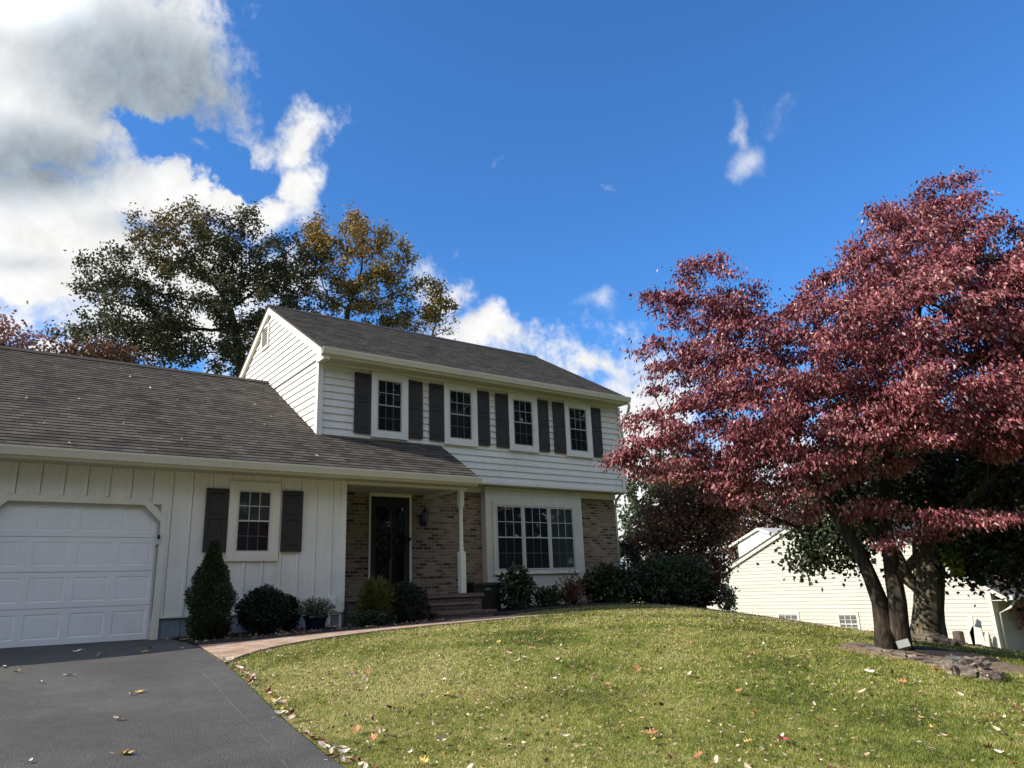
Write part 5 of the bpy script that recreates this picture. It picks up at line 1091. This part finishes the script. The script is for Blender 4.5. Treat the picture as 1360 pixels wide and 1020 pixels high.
def fallen(c, v, p, s, label, group, tilt=.25, nrm=None):
    o = bpy.data.objects.new('fallen_leaf', LM[c][v]); COL.objects.link(o); o.location = p; o.scale = (s, s, s)
    o.rotation_euler = (random.uniform(-tilt, tilt), random.uniform(-tilt, tilt), random.uniform(0, 6.28)); tag(o, label, 'leaf', group); return o
def on_drive(px, py):
    v = ray(px, py); t = 5.0
    for _ in range(60):
        p = CAM+v*t; e = p[2]-(h1(p[0], p[1])+.022); t += e/ -v[2]*.7 if v[2] < 0 else 0
    return Vector((p[0], p[1], h1(p[0], p[1])+.026))
for px, py, c, v, s, lb in [(165,1003,'yellow',0,1.15,'largest yellow brown oak leaf lying on the near driveway'),(185,921,'yellow',0,1.0,'yellow oak leaf lying mid driveway beside a small pale leaf'),(174,924,'pale',1,.8,'small pale leaf touching the yellow oak leaf mid driveway'),(156,957,'tan',1,1.0,'small tan curled leaf alone on the driveway above the nearest oak leaf'),
    (90,898,'pale',2,1.2,'curled pale leaf on the left driveway'),(53,908,'pale',1,.9,'small whitish leaf on the driveway left of the curled pale leaf'),(5,887,'tan',2,1.1,'tan leaf at the left edge of the driveway'),(22,894,'yellow',1,1.0,'yellowish leaf near the left edge of the driveway'),
    (102,866,'pale',2,1.3,'large pale curled leaf at the shadow edge before the garage door'),(134,870,'pale',1,1.0,'pale leaf just outside the shadow of the garage eave'),(131,873,'tan',1,.9,'tan leaf just below a pale one by the garage eave shadow'),(192,867,'yellow',0,.9,'yellow green oak leaf on the driveway before the garage corner'),(200,862,'brown',1,1.0,'brown leaf in the eave shadow before the garage corner'),
    (240,863,'tan',1,1.0,'tan leaf on the driveway near the start of the brick path'),(262,859,'pale',2,.9,'pale leaf where the brick path meets the driveway'),(38,1014,'pale',1,.7,'tiny pale leaf on the driveway at the lower left')]:
    fallen(c, v, on_drive(px, py), s, lb, None, .2)
n_roof = [(104,541-8,.8),(160,488+4,.8),(34,532,1.1),(58,565,.6),(92,587+5,.8),(240,588,1.1),(268,535,1.0),(163,566,.7),(139,476,.9),(350,567,.8),(338,540,.8),(395,525,.9),(420,608,1.0),(359,556,.9),(371,534,.9),(345,526,.8),(199,518,1.0),(235,534,.9),(172,503,.8)]
for px, py, s in n_roof:
    v = ray(px, py); nn = np.array([0, -SLOPE, 1.0]); sl_ = (gr-GZ_)/(4.55-GE); nn = np.array([0, -sl_, 1.0]); d0 = GZ_-sl_*GE; p = CAM+v*((d0-nn@CAM)/(nn@v))
    o = fallen(random.choice(['pale', 'tan', 'pale']), random.choice([1, 2]), Vector(p)+Vector((0, -.02, .04)), s*.75, 'small pale dead leaf lying on the dark garage roof', 'leaves scattered on the garage roof'); o.rotation_euler = (math.atan(sl_)+random.uniform(-.3, .3), random.uniform(-.4, .4), random.uniform(-.6, .6))
WORD = {'orange': 'orange oak leaf lying on the sunlit front lawn', 'yellow': 'yellow leaf lying on the sunlit front lawn', 'tan': 'tan curled dead leaf lying on the sunlit front lawn', 'red': 'dark red leaf lying on the sunlit front lawn', 'brown': 'brown dead leaf lying on the sunlit front lawn', 'pale': 'pale whitish dead leaf lying on the sunlit front lawn'}
cnt_ = 0
while cnt_ < 175:
    r = 4.3+5.2*random.random()**1.1; a = math.radians(random.uniform(5, 72)); x, y = CAM[0]+r*math.sin(a), CAM[1]+r*math.cos(a)
    if not lawn_ok(np.array([x]), np.array([y]))[0]: continue
    if random.random() > .35+.65*(math.sin(x*1.9+1)*math.sin(y*2.1) > -.1): continue
    c = random.choices(['orange', 'yellow', 'tan', 'red', 'brown', 'pale'], [.15, .08, .37, .10, .18, .12])[0]; v = 0 if (c == 'orange' or (c == 'yellow' and random.random() < .5)) else random.choice([1, 1, 2])
    fallen(c, v, (x, y, h1(x, y)+.034), random.uniform(.6, 1.0) if v else random.uniform(.5, .95), WORD[c], 'leaves scattered on the front lawn', .5); cnt_ += 1
for i in range(78):                                       # drift of leaves caught along the driveway edge
    y = -3.6-5.4*random.random()**1.0; x = float(edge_x(y))+random.uniform(-.01, .11); c = random.choices(['tan', 'pale', 'red', 'brown', 'yellow'], [.4, .25, .15, .12, .08])[0]
    fallen(c, random.choice([1, 2, 2]), (x, y, h1(x, y)+.035), random.uniform(.7, 1.15), {'tan': 'tan', 'pale': 'pale', 'red': 'dark red', 'brown': 'brown', 'yellow': 'yellow'}[c]+' dead leaf caught along the grassy edge of the driveway', 'leaves along the driveway edge', .5)
x, y, r = polar(70000, 4.5, 22.0); k = lawn_ok(x, y) & (rng.uniform(size=len(x)) < .22+.70*np.clip(1.5*patch(x*1.7+3, y*1.9)-.35, 0, 1)+.6*np.exp(-((x-.5)/1.3)**2)); x, y, r = x[k], y[k], r[k]; n = len(x); z = H(x, y)+rng.uniform(.018, .038, n)
dd = np.stack([rng.normal(0, 1, n), rng.normal(0, 1, n), rng.normal(0, .22, n)], 1)
kind(leaf_cloud(np.stack([x, y, z], 1), dd, rng.uniform(.015, .046, n), rng.uniform(.009, .022, n), rng.beta(1.8, 1.6, n), 'leaf_litter', M['litter'], None, .2, .3), 'stuff')
n = 500; x = rng.uniform(.2, 5, n); y = rng.uniform(-1.7, -.1, n); z = H(x, y)+rng.uniform(.04, .06, n)
kind(leaf_cloud(np.stack([x, y, z], 1), np.stack([rng.normal(0, 1, n), rng.normal(0, 1, n), rng.normal(0, .2, n)], 1), rng.uniform(.04, .08, n), rng.uniform(.02, .04, n), rng.uniform(.1, .8, n), 'bed_litter', M['litter'], None, .2, .3), 'stuff')
